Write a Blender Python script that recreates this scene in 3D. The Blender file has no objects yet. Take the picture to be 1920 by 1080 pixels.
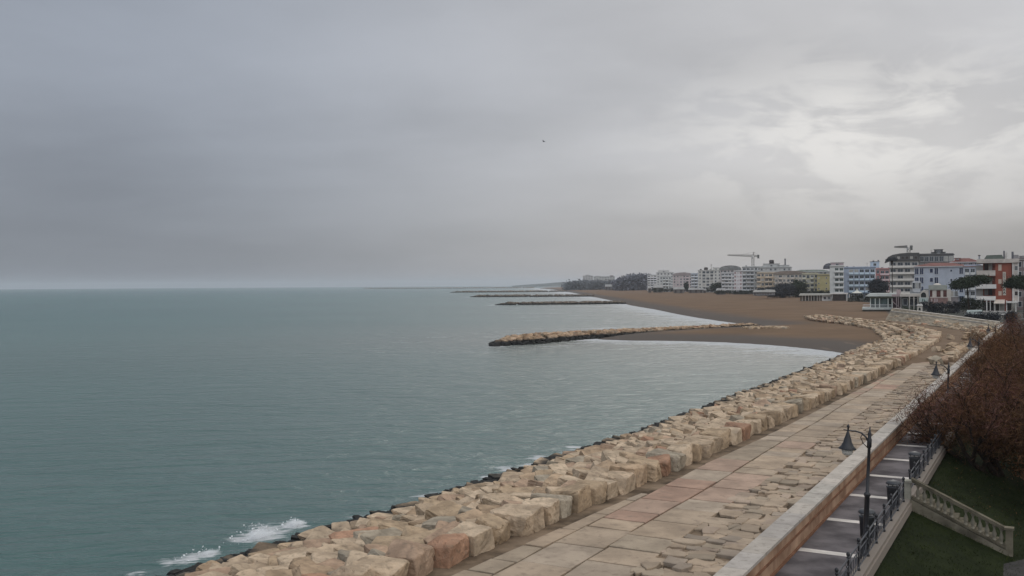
import bpy, bmesh, math, random
import numpy as np
from mathutils import Vector, Matrix, noise as mnoise
R=math.radians
rnd=random.Random(7)
S=bpy.context.scene
COL=S.collection
# ------------------------------------------------------------------ camera
F_PX=1820.; ROLL=0.0064; PIT=5.6/1820; H=8.5
cd=bpy.data.cameras.new("camera"); cam=bpy.data.objects.new("camera",cd); COL.objects.link(cam)
cd.sensor_width=36; cd.lens=F_PX/1920*36; cd.clip_start=0.5; cd.clip_end=60000
vF=np.array([0,math.cos(PIT),-math.sin(PIT)]); vU0=np.array([0,math.sin(PIT),math.cos(PIT)]); vR0=np.array([1.,0,0])
vR=math.cos(ROLL)*vR0-math.sin(ROLL)*vU0; vU=math.cos(ROLL)*vU0+math.sin(ROLL)*vR0
cam.matrix_world=Matrix(((vR[0],vU[0],-vF[0],0),(vR[1],vU[1],-vF[1],0),(vR[2],vU[2],-vF[2],H),(0,0,0,1)))
S.camera=cam
# ------------------------------------------------------------------ world, sun, exposure
SUN_AZ=R(20); SUN_EL=R(38)
w=bpy.data.worlds.new("World"); S.world=w; w.use_nodes=True
nt=w.node_tree; nt.nodes.clear()
def N(t,tp,**k):
    n=t.nodes.new(tp)
    for a,b in k.items(): setattr(n,a,b)
    return n
def mth(t,op,a,b=None,c=None,clamp=False):
    n=t.nodes.new("ShaderNodeMath"); n.operation=op; n.use_clamp=clamp
    for i,x in enumerate((a,b,c)):
        if x is None: continue
        if isinstance(x,(int,float)): n.inputs[i].default_value=x
        else: t.links.new(x,n.inputs[i])
    return n.outputs[0]
def mrange(t,x,a,b,c=0,d=1,smooth=True):
    n=t.nodes.new("ShaderNodeMapRange"); n.interpolation_type='SMOOTHSTEP' if smooth else 'LINEAR'
    t.links.new(x,n.inputs[0])
    for i,q in enumerate((a,b,c,d)): n.inputs[i+1].default_value=q
    return n.outputs[0]
def mixc(t,f,a,b,bt='MIX'):
    n=t.nodes.new("ShaderNodeMix"); n.data_type='RGBA'; n.blend_type=bt
    for i,x in ((0,f),(6,a),(7,b)):
        if isinstance(x,(int,float)): n.inputs[i].default_value=x
        elif isinstance(x,tuple): n.inputs[i].default_value=(*x,1)
        else: t.links.new(x,n.inputs[i])
    return n.outputs[2]
tc=N(nt,"ShaderNodeTexCoord"); D=tc.outputs["Generated"]
sx=N(nt,"ShaderNodeSeparateXYZ"); nt.links.new(D,sx.inputs[0]); X,Y,Z=sx.outputs
# clouds lie on a high layer, so their pattern tightens toward the horizon
zz=mth(nt,'ADD',mth(nt,'MAXIMUM',Z,0),.16)
cb=N(nt,"ShaderNodeCombineXYZ"); nt.links.new(mth(nt,'DIVIDE',X,zz),cb.inputs[0]); nt.links.new(mth(nt,'DIVIDE',Y,zz),cb.inputs[1])
def noise(t,vec,scale,detail=5,rough=.55,dist=0,loc=None):
    if loc or isinstance(scale,tuple):
        mp=t.nodes.new("ShaderNodeMapping"); t.links.new(vec,mp.inputs[0])
        if loc: mp.inputs[1].default_value=loc
        if isinstance(scale,tuple): mp.inputs[3].default_value=scale; scale=1
        vec=mp.outputs[0]
    n=t.nodes.new("ShaderNodeTexNoise"); t.links.new(vec,n.inputs["Vector"])
    n.inputs["Scale"].default_value=scale; n.inputs["Detail"].default_value=detail
    n.inputs["Roughness"].default_value=rough; n.inputs["Distortion"].default_value=dist
    return n.outputs["Fac"]
n1=noise(nt,cb.outputs[0],.55,6,.5,.3,(3.1,1.7,0))
n2=noise(nt,cb.outputs[0],(1.1,1.7,1),6,.55,.2,(7.3,2.2,0))
n3=noise(nt,D,(9,9,26),6,.58,.4,(2.6,.3,.9))
side=mrange(nt,X,-.42,.34)
base=mixc(nt,side,(.310,.340,.395),(.535,.535,.548))
lowL=mrange(nt,Z,-.02,.26,.645,1.0); lowR=mrange(nt,Z,-.02,.14,.84,1.0)
low=N(nt,"ShaderNodeMix"); nt.links.new(side,low.inputs[0]); nt.links.new(lowL,low.inputs[2]); nt.links.new(lowR,low.inputs[3])
warm=mixc(nt,mth(nt,'MULTIPLY',side,mrange(nt,Z,.02,.20,1,0)),(1,1,1),(1.025,1.0,.965))
c=mixc(nt,1.0,base,warm,'MULTIPLY')
# sun behind the cloud: a broken bright area
azx=mth(nt,'DIVIDE',mth(nt,'SUBTRACT',X,.345),.15); elz=mth(nt,'DIVIDE',mth(nt,'SUBTRACT',Z,.145),.062)
g=mth(nt,'POWER',2.718,mth(nt,'MULTIPLY',mth(nt,'ADD',mth(nt,'MULTIPLY',azx,azx),mth(nt,'MULTIPLY',elz,elz)),-1))
g=mth(nt,'MULTIPLY',g,mrange(nt,Y,0,.3))
brk=mrange(nt,n3,.40,.58,1.15,-.15)
k1=mth(nt,'ADD',mrange(nt,n1,.30,.70,-.12,.12),mrange(nt,n2,.3,.7,-.035,.035))
k1=mth(nt,'MULTIPLY',k1,mrange(nt,Z,.0,.13,.35,1.15))
lum=mth(nt,'MULTIPLY',low.outputs[0],mth(nt,'ADD',1,k1))
zen_back_boost=mth(nt,'MULTIPLY',mrange(nt,Z,.30,.85,1,1.6),mrange(nt,Y,-.55,.25,2.1,1))  # brighter zenith, plus added brightness behind the camera to light the facades
lum=mth(nt,'MULTIPLY',lum,zen_back_boost)
hor=mrange(nt,mth(nt,'ADD',Z,mth(nt,'MULTIPLY',n2,.03)),.045,.090,1,0)     # blue-grey cloud bank low on the right
hor=mth(nt,'MULTIPLY',hor,mrange(nt,X,.22,.44))
lum=mth(nt,'MULTIPLY',lum,mth(nt,'SUBTRACT',1,mth(nt,'MULTIPLY',hor,.36)))
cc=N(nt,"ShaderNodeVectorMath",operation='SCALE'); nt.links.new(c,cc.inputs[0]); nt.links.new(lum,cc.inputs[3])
cloud=mixc(nt,mth(nt,'MULTIPLY',mth(nt,'MULTIPLY',g,brk),.56,clamp=True),cc.outputs[0],(.92,.90,.86))
cloud=mixc(nt,mth(nt,'MULTIPLY',g,.36,clamp=True),cloud,(.80,.78,.76))
sky=N(nt,"ShaderNodeTexSky",sky_type='NISHITA',sun_disc=False); sky.sun_elevation=SUN_EL; sky.sun_rotation=SUN_AZ
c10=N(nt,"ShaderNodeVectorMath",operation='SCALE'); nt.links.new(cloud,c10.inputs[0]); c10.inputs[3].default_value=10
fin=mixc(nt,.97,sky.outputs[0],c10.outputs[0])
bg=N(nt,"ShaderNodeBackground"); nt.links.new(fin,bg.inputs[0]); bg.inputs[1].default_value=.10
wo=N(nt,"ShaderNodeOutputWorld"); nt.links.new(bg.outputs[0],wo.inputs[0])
ld=bpy.data.lights.new("sun","SUN"); ld.energy=.6; ld.angle=R(20); ld.color=(1,.94,.86)
sun=bpy.data.objects.new("sun",ld); COL.objects.link(sun)
sdir=Vector((math.sin(SUN_AZ)*math.cos(SUN_EL),math.cos(SUN_AZ)*math.cos(SUN_EL),math.sin(SUN_EL)))
sun.rotation_euler=sdir.to_track_quat('Z','Y').to_euler()
S.cycles.volume_bounces=4; S.view_settings.view_transform='Standard'; S.view_settings.look='None'; S.view_settings.exposure=0; S.view_settings.gamma=1
# ------------------------------------------------------------------ survey helpers
def G(x,y,z=0):
    d=vF+vR*((x-960)/F_PX)+vU*((540-y)/F_PX); t=(z-H)/d[2]
    return Vector((d[0]*t,d[1]*t,z))
def eye(x): return 540.5-.0064*x
def zat(x,y,Yd): return H+(eye(x)-y)/F_PX*Yd        # height of what is seen at (x,y) at distance Yd
def xat(x,Yd): return (x-960)/F_PX*Yd
A=R(28.9); sA,cA=math.sin(A),math.cos(A)            # the promenade runs along A
def W(u,v,z=0): return Vector((u*sA+v*cA,u*cA-v*sA,z))
def ip(x,T): return float(np.interp(x,[t[0] for t in T],[t[1] for t in T]))
FOOT=[(10,-15.2),(22.5,-14.45),(36,-13.65),(51.5,-13.05),(72.5,-12.6),(111,-11.8),(138,-12.3),(157,-13.9),(177,-18.9),(207,-26.1),(238,-38),(278,-55)]
SEA =[(10,-28.9),(25,-28.2),(42,-26.8),(65,-25.7),(104,-25.8),(151,-26.2),(173,-23.6),(208,-31),(236,-41.8),(258,-54),(280,-60)]
ZF=[(10,1.36),(111,1.40),(150,1.25),(177,1.0),(206,.6),(238,.3),(280,-.1)]
ZB=[(10,-2.25),(148,-2.2),(173,-1.0),(208,-.75),(282,-.6)]
WALLV=-7.05; WALKZ=.75; SEAZ=-2.2
# ------------------------------------------------------------------ materials
MATS={}
def mat(name,col,rough=.85,var=.15,scale=1.,bump=0.,bscale=None,col2=None,attr=None,spec=.08,objcol=False,wet=False,metal=0,detail=4,coord="Object",island=0):
    if name in MATS: return MATS[name]
    m=bpy.data.materials.new(name); m.use_nodes=True; t=m.node_tree
    b=t.nodes["Principled BSDF"]; b.inputs["Roughness"].default_value=rough; b.inputs["Specular IOR Level"].default_value=spec; b.inputs["Metallic"].default_value=metal
    if coord=="World": vec=t.nodes.new("ShaderNodeNewGeometry").outputs["Position"]
    else: vec=t.nodes.new("ShaderNodeTexCoord").outputs[coord]
    nf=noise(t,vec,scale,detail)
    f=mrange(t,nf,.3,.7)
    if attr:
        a=t.nodes.new("ShaderNodeAttribute"); a.attribute_name=attr; c0=a.outputs["Color"]
    elif objcol: c0=t.nodes.new("ShaderNodeObjectInfo").outputs["Color"]
    else: c0=None
    if c0 is not None:
        vm=mrange(t,nf,.3,.7,1-var,1+var)
        s=t.nodes.new("ShaderNodeVectorMath"); s.operation='SCALE'; t.links.new(c0,s.inputs[0]); t.links.new(vm,s.inputs[3]); out=s.outputs[0]
        if col2: out=mixc(t,mrange(t,noise(t,vec,scale*3.3,5,.6,loc=(5,5,5)),.50,.72,0,.6),out,col2)
    else:
        a=tuple(max(0,q*(1-var)) for q in col); d=tuple(q*(1+var) for q in (col2 or col))
        out=mixc(t,f,a,d)
    if island:
        gi=t.nodes.new("ShaderNodeNewGeometry"); vm=mrange(t,gi.outputs["Random Per Island"],0,1,1-island,1+island,False)
        s=t.nodes.new("ShaderNodeVectorMath"); s.operation='SCALE'; t.links.new(out,s.inputs[0]); t.links.new(vm,s.inputs[3]); out=s.outputs[0]
    if wet:   # algae and wet stone up to the wave line
        gp=t.nodes.new("ShaderNodeNewGeometry"); sp=t.nodes.new("ShaderNodeSeparateXYZ"); t.links.new(gp.outputs["Position"],sp.inputs[0])
        h=mth(t,'ADD',sp.outputs[2],mth(t,'MULTIPLY',noise(t,gp.outputs["Position"],.7),.7))
        wf=mrange(t,h,wet,wet+.4,1,0)
        out=mixc(t,wf,out,(.032,.032,.030))
    t.links.new(out,b.inputs["Base Color"])
    if bump:
        bn=t.nodes.new("ShaderNodeBump"); bn.inputs["Strength"].default_value=1; bn.inputs["Distance"].default_value=bump
        t.links.new(noise(t,vec,bscale or scale*4,6,.6),bn.inputs["Height"]); t.links.new(bn.outputs[0],b.inputs["Normal"])
    MATS[name]=m; return m
# ------------------------------------------------------------------ mesh helpers
class MB:
    def __init__(s): s.v=[]; s.f=[]; s.mi=[]; s.c=[]
    def add(s,vs,fs,mi=0,col=None):
        o=len(s.v); s.v+= [tuple(q) for q in vs]; s.f+=[tuple(i+o for i in f) for f in fs]; s.mi+=[mi]*len(fs); s.c+=[col or (1,1,1)]*len(fs); return s
    def box(s,x0,x1,y0,y1,z0,z1,mi=0,col=None):
        return s.add([(x0,y0,z0),(x1,y0,z0),(x1,y1,z0),(x0,y1,z0),(x0,y0,z1),(x1,y0,z1),(x1,y1,z1),(x0,y1,z1)],
            [(0,3,2,1),(4,5,6,7),(0,1,5,4),(1,2,6,5),(2,3,7,6),(3,0,4,7)],mi,col)
    def quad(s,a,b,c,d,mi=0,col=None): return s.add([a,b,c,d],[(0,1,2,3)],mi,col)
    def tube(s,pts,rs,n=8,mi=0,cap=True):
        pts=[Vector(p) for p in pts]
        if not isinstance(rs,(list,tuple)): rs=[rs]*len(pts)
        vs=[]; fs=[]; ref=None
        for i,p in enumerate(pts):
            d=(pts[min(i+1,len(pts)-1)]-pts[max(i-1,0)]).normalized()
            if ref is None: ref=Vector((1,0,0)) if abs(d.x)<.9 else Vector((0,1,0))
            a=d.cross(ref).normalized(); b=d.cross(a).normalized(); ref=b.cross(d)*-1 if False else ref
            for k in range(n):
                t=2*math.pi*k/n; vs.append(p+a*math.cos(t)*rs[i]+b*math.sin(t)*rs[i])
        for i in range(len(pts)-1):
            for k in range(n): fs.append((i*n+k,i*n+(k+1)%n,(i+1)*n+(k+1)%n,(i+1)*n+k))
        if cap: fs.append(tuple(range(n))[::-1]); fs.append(tuple((len(pts)-1)*n+k for k in range(n)))
        return s.add(vs,fs,mi)
    def lathe(s,prof,x=0,y=0,n=16,mi=0):
        vs=[];fs=[]
        for z,r in prof:
            for k in range(n): t=2*math.pi*k/n; vs.append((x+r*math.cos(t),y+r*math.sin(t),z))
        for i in range(len(prof)-1):
            for k in range(n): fs.append((i*n+k,i*n+(k+1)%n,(i+1)*n+(k+1)%n,(i+1)*n+k))
        fs.append(tuple(range(n))[::-1]); fs.append(tuple((len(prof)-1)*n+k for k in range(n)))
        return s.add(vs,fs,mi)
    def prism(s,poly,y0,y1,mi=0):     # poly in x,z extruded along y
        n=len(poly); vs=[(x,y0,z) for x,z in poly]+[(x,y1,z) for x,z in poly]
        fs=[tuple(range(n)),tuple(range(2*n-1,n-1,-1))]+[(i,i+n,(i+1)%n+n,(i+1)%n) for i in range(n)]
        return s.add(vs,fs,mi)
    def mesh(s,name,mats,smooth=False):
        me=bpy.data.meshes.new(name); me.from_pydata(s.v,[],s.f)
        for m in (mats if isinstance(mats,(list,tuple)) else [mats]): me.materials.append(m)
        me.polygons.foreach_set("material_index",s.mi)
        if any(c!=(1,1,1) for c in s.c):
            at=me.color_attributes.new("Col",'FLOAT_COLOR','CORNER')
            lt=np.array([len(f) for f in s.f]); cs=np.repeat(np.array([(*c,1) for c in s.c],dtype=np.float32),lt,axis=0)
            at.data.foreach_set("color",cs.ravel())
        if smooth: me.polygons.foreach_set("use_smooth",[True]*len(me.polygons))
        me.update(); return me
    def build(s,name,mats,parent=None,smooth=False,loc=None):
        return link(name,s.mesh(name,mats,smooth),parent,loc)
def link(name,me,parent=None,loc=None,rz=0):
    o=bpy.data.objects.new(name,me); COL.objects.link(o)
    if parent: o.parent=parent
    if loc is not None: o.location=loc
    if rz: o.rotation_euler=(0,0,rz)
    return o
def tag(o,label=None,cat=None,group=None,kind=None):
    if label: o["label"]=label
    if cat: o["category"]=cat
    if group: o["group"]=group
    if kind: o["kind"]=kind
    return o
def thing(name,label,cat,loc=(0,0,0),rz=0,group=None):
    o=bpy.data.objects.new(name,None); o.empty_display_size=.3; COL.objects.link(o); o.location=loc; o.rotation_euler=(0,0,rz)
    return tag(o,label,cat,group)
def npmesh(name,V,Fq,mats,kw=None,smooth=False):
    me=bpy.data.meshes.new(name); V=np.asarray(V,dtype=np.float32); Fq=np.asarray(Fq,dtype=np.int32); k=Fq.shape[1]
    me.vertices.add(len(V)); me.vertices.foreach_set("co",V.ravel())
    me.loops.add(Fq.size); me.loops.foreach_set("vertex_index",Fq.ravel())
    me.polygons.add(len(Fq)); me.polygons.foreach_set("loop_start",np.arange(0,Fq.size,k,dtype=np.int32))
    me.update(calc_edges=True)
    for m in (mats if isinstance(mats,(list,tuple)) else [mats]): me.materials.append(m)
    me.polygons.foreach_set("use_smooth",np.full(len(Fq),smooth))
    for n_,a in (kw or {}).items():
        if a.ndim==1: at=me.attributes.new(n_,'FLOAT','POINT'); at.data.foreach_set("value",a.astype(np.float32))
        else:
            at=me.color_attributes.new(n_,'FLOAT_COLOR','POINT'); at.data.foreach_set("color",np.hstack([a,np.ones((len(a),1))]).astype(np.float32).ravel())
    return me
# ------------------------------------------------------------------ shoreline, ground and sea
SHORE_PX=[(1587,664),(1570,660),(1520,654),(1460,648),(1400,644),(1340,641),(1280,639.5),(1230,638.5),(1190,638.5),(1150,637.5),(1120,636.5),
          (1150,626),(1250,619.5),(1330,616),(1412,611.5),(1400,609),(1385,606.5),(1350,602),(1310,596),(1270,589),(1230,580.5),(1200,575.5),(1182,572.3),
          (1165,567.5),(1140,562),(1120,558),(1105,555.5),(1090,552),(1075,549),(1060,546.3),(1045,544),(1030,542.2),(1010,540.5)]
shore=[G(x,y,SEAZ) for x,y in SHORE_PX]
near_edge=[W(u,ip(u,SEA)+.4) for u in (-60,-20,10,25,42,65,104,140)]
near_edge[0]=W(-60,-30); near_edge[1]=W(-20,-29.8)
LAND=[(p.x,p.y) for p in near_edge]+[(p.x,p.y) for p in shore]+[(900,7500),(9000,9000),(9000,-300),(40,-300)]
LP=np.array(LAND); ncoast=len(near_edge)+len(shore)
def seg_dist(Px,Py,poly,closed=False):
    d=np.full(Px.shape,1e9); n=len(poly)
    for i in range(n if closed else n-1):
        a=poly[i]; b=poly[(i+1)%n]; ab=b-a; L=max(1e-9,(ab**2).sum())
        t=np.clip(((Px-a[0])*ab[0]+(Py-a[1])*ab[1])/L,0,1)
        d=np.minimum(d,np.hypot(Px-a[0]-t*ab[0],Py-a[1]-t*ab[1]))
    return d
def inside(Px,Py,poly):
    r=np.zeros(Px.shape,bool); n=len(poly)
    for i in range(n):
        x1,y1=poly[i]; x2,y2=poly[(i+1)%n]
        if y1==y2: continue
        c=((y1>Py)!=(y2>Py))&(Px<(x2-x1)*(Py-y1)/(y2-y1)+x1); r^=c
    return r
def vnoise(x,y,seed=0):
    rs=np.random.RandomState(seed); out=0
    for k in range(7):
        a=rs.rand()*6.28; fr=.6+rs.rand()*1.8; out=out+np.sin((x*math.cos(a)+y*math.sin(a))*fr+rs.rand()*6.28)
    return out/7
def smooth(x,a,b): t=np.clip((x-a)/(b-a),0,1); return t*t*(3-2*t)
def ground_h(x,y):
    d=seg_dist(x,y,LP[:ncoast]); ins=inside(x,y,LP); d=np.where(ins,d,-d)
    z=np.where(d>0,SEAZ+.05*np.minimum(d,4)+1.0*(1-np.exp(-np.maximum(d,0)/14))+.9*smooth(d,15,150),SEAZ+d*.06)
    z=np.maximum(z,SEAZ-3)
    z=z+.07*vnoise(x/9,y/9,1)*smooth(d,5,40)+.03*vnoise(x/2.2,y/2.2,2)*smooth(d,5,40)
    u=x*sA+y*cA; v=x*cA-y*sA
    # under the promenade the ground stays low; the park lawn lies to its right
    prom=smooth(-u,-200,-185)
    under=np.minimum(z,-1.9)
    zl=np.where(v<-4.75,under,-.30-1.36*np.clip((v+4.7)/3.4,0,1)+.04*vnoise(x/1.5,y/1.5,5))
    inpr=(v>-27.5)&(u<168)
    z=np.where(inpr,zl,z)
    lw=(v>-4.9)&(u>=168)
    z=np.where(lw&(u<200),-1.66+1.5*smooth(u,168,200),z)
    return z,d
def polar(name,th0,th1,nt_,r0,r1,nr,hf,mats):
    th=np.linspace(R(th0),R(th1),nt_); rr=np.geomspace(r0,r1,nr); T_,RR=np.meshgrid(th,rr)
    x=(RR*np.sin(T_)).ravel(); y=(RR*np.cos(T_)).ravel()
    z,kw=hf(x,y); i=np.arange(nr-1)[:,None]*nt_+np.arange(nt_-1)[None,:]; i=i.ravel()
    Fq=np.stack([i,i+1,i+1+nt_,i+nt_],1)[:, ::-1]
    return link(name,npmesh(name,np.stack([x,y,z],1),Fq,mats,kw,True))
sand=mat("sand",(.148,.096,.058),.95,.13,.07,.02,3,coord="World",detail=7)
t=sand.node_tree; b=t.nodes["Principled BSDF"]
src=b.inputs["Base Color"].links[0].from_socket
a=t.nodes.new("ShaderNodeAttribute"); a.attribute_name="shore"
gp=t.nodes.new("ShaderNodeNewGeometry").outputs["Position"]
wd=mth(t,'ADD',a.outputs["Fac"],mth(t,'MULTIPLY',noise(t,gp,.12),8))
c1=mixc(t,mrange(t,wd,10,22,.0,1),(.095,.080,.068),src)            # sand wetted by the waves
c1=mixc(t,mrange(t,noise(t,gp,(.35,.05,.1),5,.6),.60,.70,0,.22),c1,(.27,.20,.145))
a2=t.nodes.new("ShaderNodeAttribute"); a2.attribute_name="grass"
gcol=mixc(t,mrange(t,noise(t,gp,.6,6,.7),.35,.65),(.009,.0135,.004),(.017,.023,.007))
c2=mixc(t,a2.outputs["Fac"],c1,gcol)
a3=t.nodes.new("ShaderNodeAttribute"); a3.attribute_name="paved"
pc=mixc(t,mrange(t,noise(t,gp,.08,5,.6),.4,.6),(.062,.066,.056),(.11,.105,.095))
c2=mixc(t,a3.outputs["Fac"],c2,pc)
t.links.new(c2,b.inputs["Base Color"])
PAVE=np.array([tuple(G(*p))[:2] for p in ((1872,604,1.4),(1840,600.8,1.5),(1804,595.8,1.7),(1767,591,1.95),(1730,586,2.15),(1700,582,2.3),(1640,566,0),(1560,560.5,0),(1440,552.5,0),(1300,546.3,0),(1230,542.5,0))]+[(900,7000),(9000,9000),(9000,-300),(W(175,-4,0).x,W(175,-4,0).y)])
def gf(x,y):
    z,d=ground_h(x,y); u=x*sA+y*cA; v=x*cA-y*sA
    gr=((v>-4.95)&(u<175)).astype(float)
    town=smooth(d,170,210)*(u>200)
    return z,{"shore":np.where(d>0,d,0),"grass":gr,"paved":inside(x,y,PAVE).astype(float)*(gr<.5)}
g=polar("ground",-36,74,560,9,16000,420,gf,[sand]); tag(g,kind="structure")
g=polar("ground",74,324,80,9,16000,40,lambda x,y:(ground_h(x,y)[0]-.0,{"shore":np.full(x.shape,60.),"grass":((x*cA-y*sA)>-4.9)*1.}),[sand]); tag(g,kind="structure")
# sea
sea=bpy.data.materials.new("sea_water"); sea.use_nodes=True; t=sea.node_tree; b=t.nodes["Principled BSDF"]
gp=t.nodes.new("ShaderNodeNewGeometry").outputs["Position"]
rot=t.nodes.new("ShaderNodeVectorRotate"); rot.rotation_type='Z_AXIS'; rot.inputs["Angle"].default_value=R(-12); t.links.new(gp,rot.inputs["Vector"]); rp=rot.outputs[0]
a=t.nodes.new("ShaderNodeAttribute"); a.attribute_name="shore"; sh=a.outputs["Fac"]
a=t.nodes.new("ShaderNodeAttribute"); a.attribute_name="foam"; fm=a.outputs["Fac"]
a=t.nodes.new("ShaderNodeAttribute"); a.attribute_name="shallow"; shal=a.outputs["Fac"]
deep=mixc(t,mrange(t,noise(t,gp,.012,4,.5),.3,.7),(.032,.104,.096),(.046,.130,.120))
sandw=mixc(t,shal,deep,(.150,.165,.145))
wv=noise(t,rp,(.55,1.35,1),5,.62,.6); wv2=noise(t,rp,(.10,.24,1),4,.55,.5); wv3=noise(t,rp,(2.2,5.5,1),3,.6)
fn=noise(t,rp,(.16,1.0,1),8,.66,.9); fn2=noise(t,rp,(1.2,2.6,1),6,.7,.6)
fo=mth(t,'ADD',mth(t,'MULTIPLY',fm,1.0),mth(t,'MULTIPLY',mth(t,'SUBTRACT',fn,.5),1.5))
fo=mth(t,'ADD',fo,mth(t,'MULTIPLY',mth(t,'SUBTRACT',fn2,.5),.9))
fnL=noise(t,rp,(.035,.16,1),6,.65,1.2); fo=mth(t,'ADD',fo,mth(t,'MULTIPLY',mth(t,'SUBTRACT',fnL,.5),2.2))
fo=mth(t,'MULTIPLY',mrange(t,fo,.44,.74),mrange(t,fm,.02,.15))
colr=mixc(t,mth(t,'MULTIPLY',fo,mrange(t,fn2,.3,.62,.45,1)),sandw,(.50,.51,.51))
t.links.new(colr,b.inputs["Base Color"]); b.inputs["IOR"].default_value=1.33
t.links.new(mth(t,'ADD',mth(t,'MULTIPLY',fo,.6),.20),b.inputs["Roughness"])
wv4=noise(t,rp,(.24,.62,1),4,.6,.8)
hh=mth(t,'ADD',mth(t,'MULTIPLY',wv,.36),mth(t,'MULTIPLY',wv2,1.3)); hh=mth(t,'ADD',hh,mth(t,'MULTIPLY',wv4,.95)); hh=mth(t,'ADD',hh,mth(t,'MULTIPLY',wv3,.05))
bn=t.nodes.new("ShaderNodeBump"); bn.inputs["Strength"].default_value=1; bn.inputs["Distance"].default_value=.62; t.links.new(hh,bn.inputs["Height"]); t.links.new(bn.outputs[0],b.inputs["Normal"])
SPL=[((480,1010),2.6),((500,998),2.2),((552,985),1.3),((380,1040),1.6),((330,1058),1.9),((260,1074),1.5),((350,1052),1.6),((955,880),1.4),((915,893),1.2),((1075,838),1.4),((1010,858),1.2)]
SPL=[(G(p[0],p[1],SEAZ),r*.62) for p,r in SPL]
GROYNES=[]   # filled below, used for the foam round them
GR_PX={'a':[(925,649.5),(960,645),(1060,636),(1190,628),(1300,621.5),(1412,614)],'b':[(930,572),(1000,571.5),(1170,569.8)],'c':[(884,557),(1000,556.6),(1112,556)],'d':[(844,548.6),(950,548),(1062,547)],'e':[(682,541.2),(820,540.8),(1000,540)]}
for k in GR_PX: GROYNES.append(np.array([tuple(G(x,y,SEAZ))[:2] for x,y in GR_PX[k]]))
def sf(x,y):
    d=seg_dist(x,y,LP[:ncoast]); dd=np.where(inside(x,y,LP),0,d)
    R_=np.hypot(x,y); u=x*sA+y*cA; v=x*cA-y*sA
    dshore=seg_dist(x,y,LP[len(near_edge):ncoast]); dshore=np.where(inside(x,y,LP),0,dshore)
    foam=.85*np.exp(-(dshore/(3+R_*.012))**1.0)*(dshore<200)
    foam+= .44*np.exp(-dshore/(22+R_*.05))
    for i,gq in enumerate(GROYNES):
        dg=seg_dist(x,y,gq); wd_=(3.2,7,10,14,20)[i]; foam=np.maximum(foam,(.62,1,1,1,.8)[i]*np.exp(-(dg/wd_)**2))
    # water between the groynes breaks white all over
    for i in (1,2,3):
        a_,b_=GROYNES[i],GROYNES[i-1]
    pock=smooth(x*0+R_,450,700)*smooth(x/np.maximum(y,1),(.0 if True else 0)-.03,.10)*np.exp(-dshore/70.)
    foam=np.maximum(foam,.74*pock)
    ve=np.interp(u,[q[0] for q in SEA],[q[1] for q in SEA]); foam=np.maximum(foam,.40*np.exp(-((v-ve+.7)/.6)**2)*(u<140))
    for p,r in SPL: foam=np.maximum(foam,0.92*np.exp(-(((x-p.x)**2+(y-p.y)**2)/(r*r))))
    shal=.9*np.exp(-dshore/50.)+.35*np.exp(-dshore/160.)
    shal=np.maximum(shal,.28*np.exp(-dd/9.))
    return np.full(x.shape,SEAZ),{"shore":dd,"foam":foam,"shallow":np.clip(shal,0,1)}
g=polar("sea",-40,50,620,9,14500,520,sf,[sea]); tag(g,kind="structure")
g=polar("sea",180,320,50,9,14500,20,lambda x,y:(np.full(x.shape,SEAZ),{"shore":x*0+50,"foam":x*0,"shallow":x*0}),[sea]); tag(g,kind="structure")
# ------------------------------------------------------------------ promenade: embankment core, walkway, rubble strip, wall, asphalt path, kerb
US=list(np.arange(-2,110,3.))+[110.,118,126,134,142,150,158,166,175,184,194,203,212,225,238,250,262,272,280]
mb=MB()
for a_,b_ in zip(US[:-1],US[1:]):
    q=[]
    for u in (a_,b_):
        q.append([W(u,ip(u,FOOT)-.3,ip(u,ZF)-.95),W(u,(ip(u,FOOT)+ip(u,SEA))/2,(ip(u,ZF)+ip(u,ZB))/2-.75),W(u,ip(u,SEA)-.3,ip(u,ZB)-1.0)])
    for k in range(2): mb.quad(q[0][k],q[1][k],q[1][k+1],q[0][k+1])
mb.build("embankment",mat("rubble_core_shade",(.06,.048,.036),.95,.3,.5,.05)); tag(bpy.data.objects["embankment"],kind="structure")  # core coloured dark to stand for the shadow between boulders
slabm=mat("paving_slab",(.4,.3,.2),.82,.17,.9,.02,7,(.20,.155,.115),attr="Col",coord="World")
bedm=mat("paving_bed",(.085,.062,.042),.95,.25,.8,.02,7,(.19,.14,.095),coord="World")
PAL=[(.345,.268,.192),(.33,.258,.186),(.36,.276,.195),(.305,.245,.178),(.35,.25,.185),(.36,.24,.175),(.345,.278,.208)]
mb=MB(); rs=random.Random(3); UEND=128.
for a_,b_ in zip(US[:-1],US[1:]):
    if a_>=UEND: break
    b_=min(b_,UEND+6)
    mb.quad(W(a_,ip(a_,FOOT)-1.2,WALKZ-.06),W(a_,-7.6,WALKZ-.06),W(b_,-7.6,WALKZ-.06),W(b_,ip(b_,FOOT)-1.2,WALKZ-.06),1)
def slab(mb,pts,z,h,col,mi=0,inset=.03,bev=.02):
    c=sum(pts,Vector((0,0,0)))/len(pts); n=len(pts)
    lo=[p+(c-p).normalized()*inset for p in pts]; hi=[p+(c-p).normalized()*(inset+bev) for p in pts]
    zt=z+h; vs=[(p.x,p.y,z) for p in lo]+[(p.x,p.y,zt-bev*.6) for p in lo]+[(p.x,p.y,zt) for p in hi]
    fs=[tuple(range(2*n,3*n))]+[(k*n+i,k*n+(i+1)%n,(k+1)*n+(i+1)%n,(k+1)*n+i) for k in range(2) for i in range(n)]
    mb.add(vs,fs,mi,col)
u=8.0; row=0
ncol=3; colw=[1.55,1.5,1.45]
starts=[8+rs.random() for _ in range(4)]
def vedge(u,k):       # column lines measured from the rubble strip toward the boulders
    return -9.75-[0,1.62,3.22,4.5][k]+.05*math.sin(u*.35+k)
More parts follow.
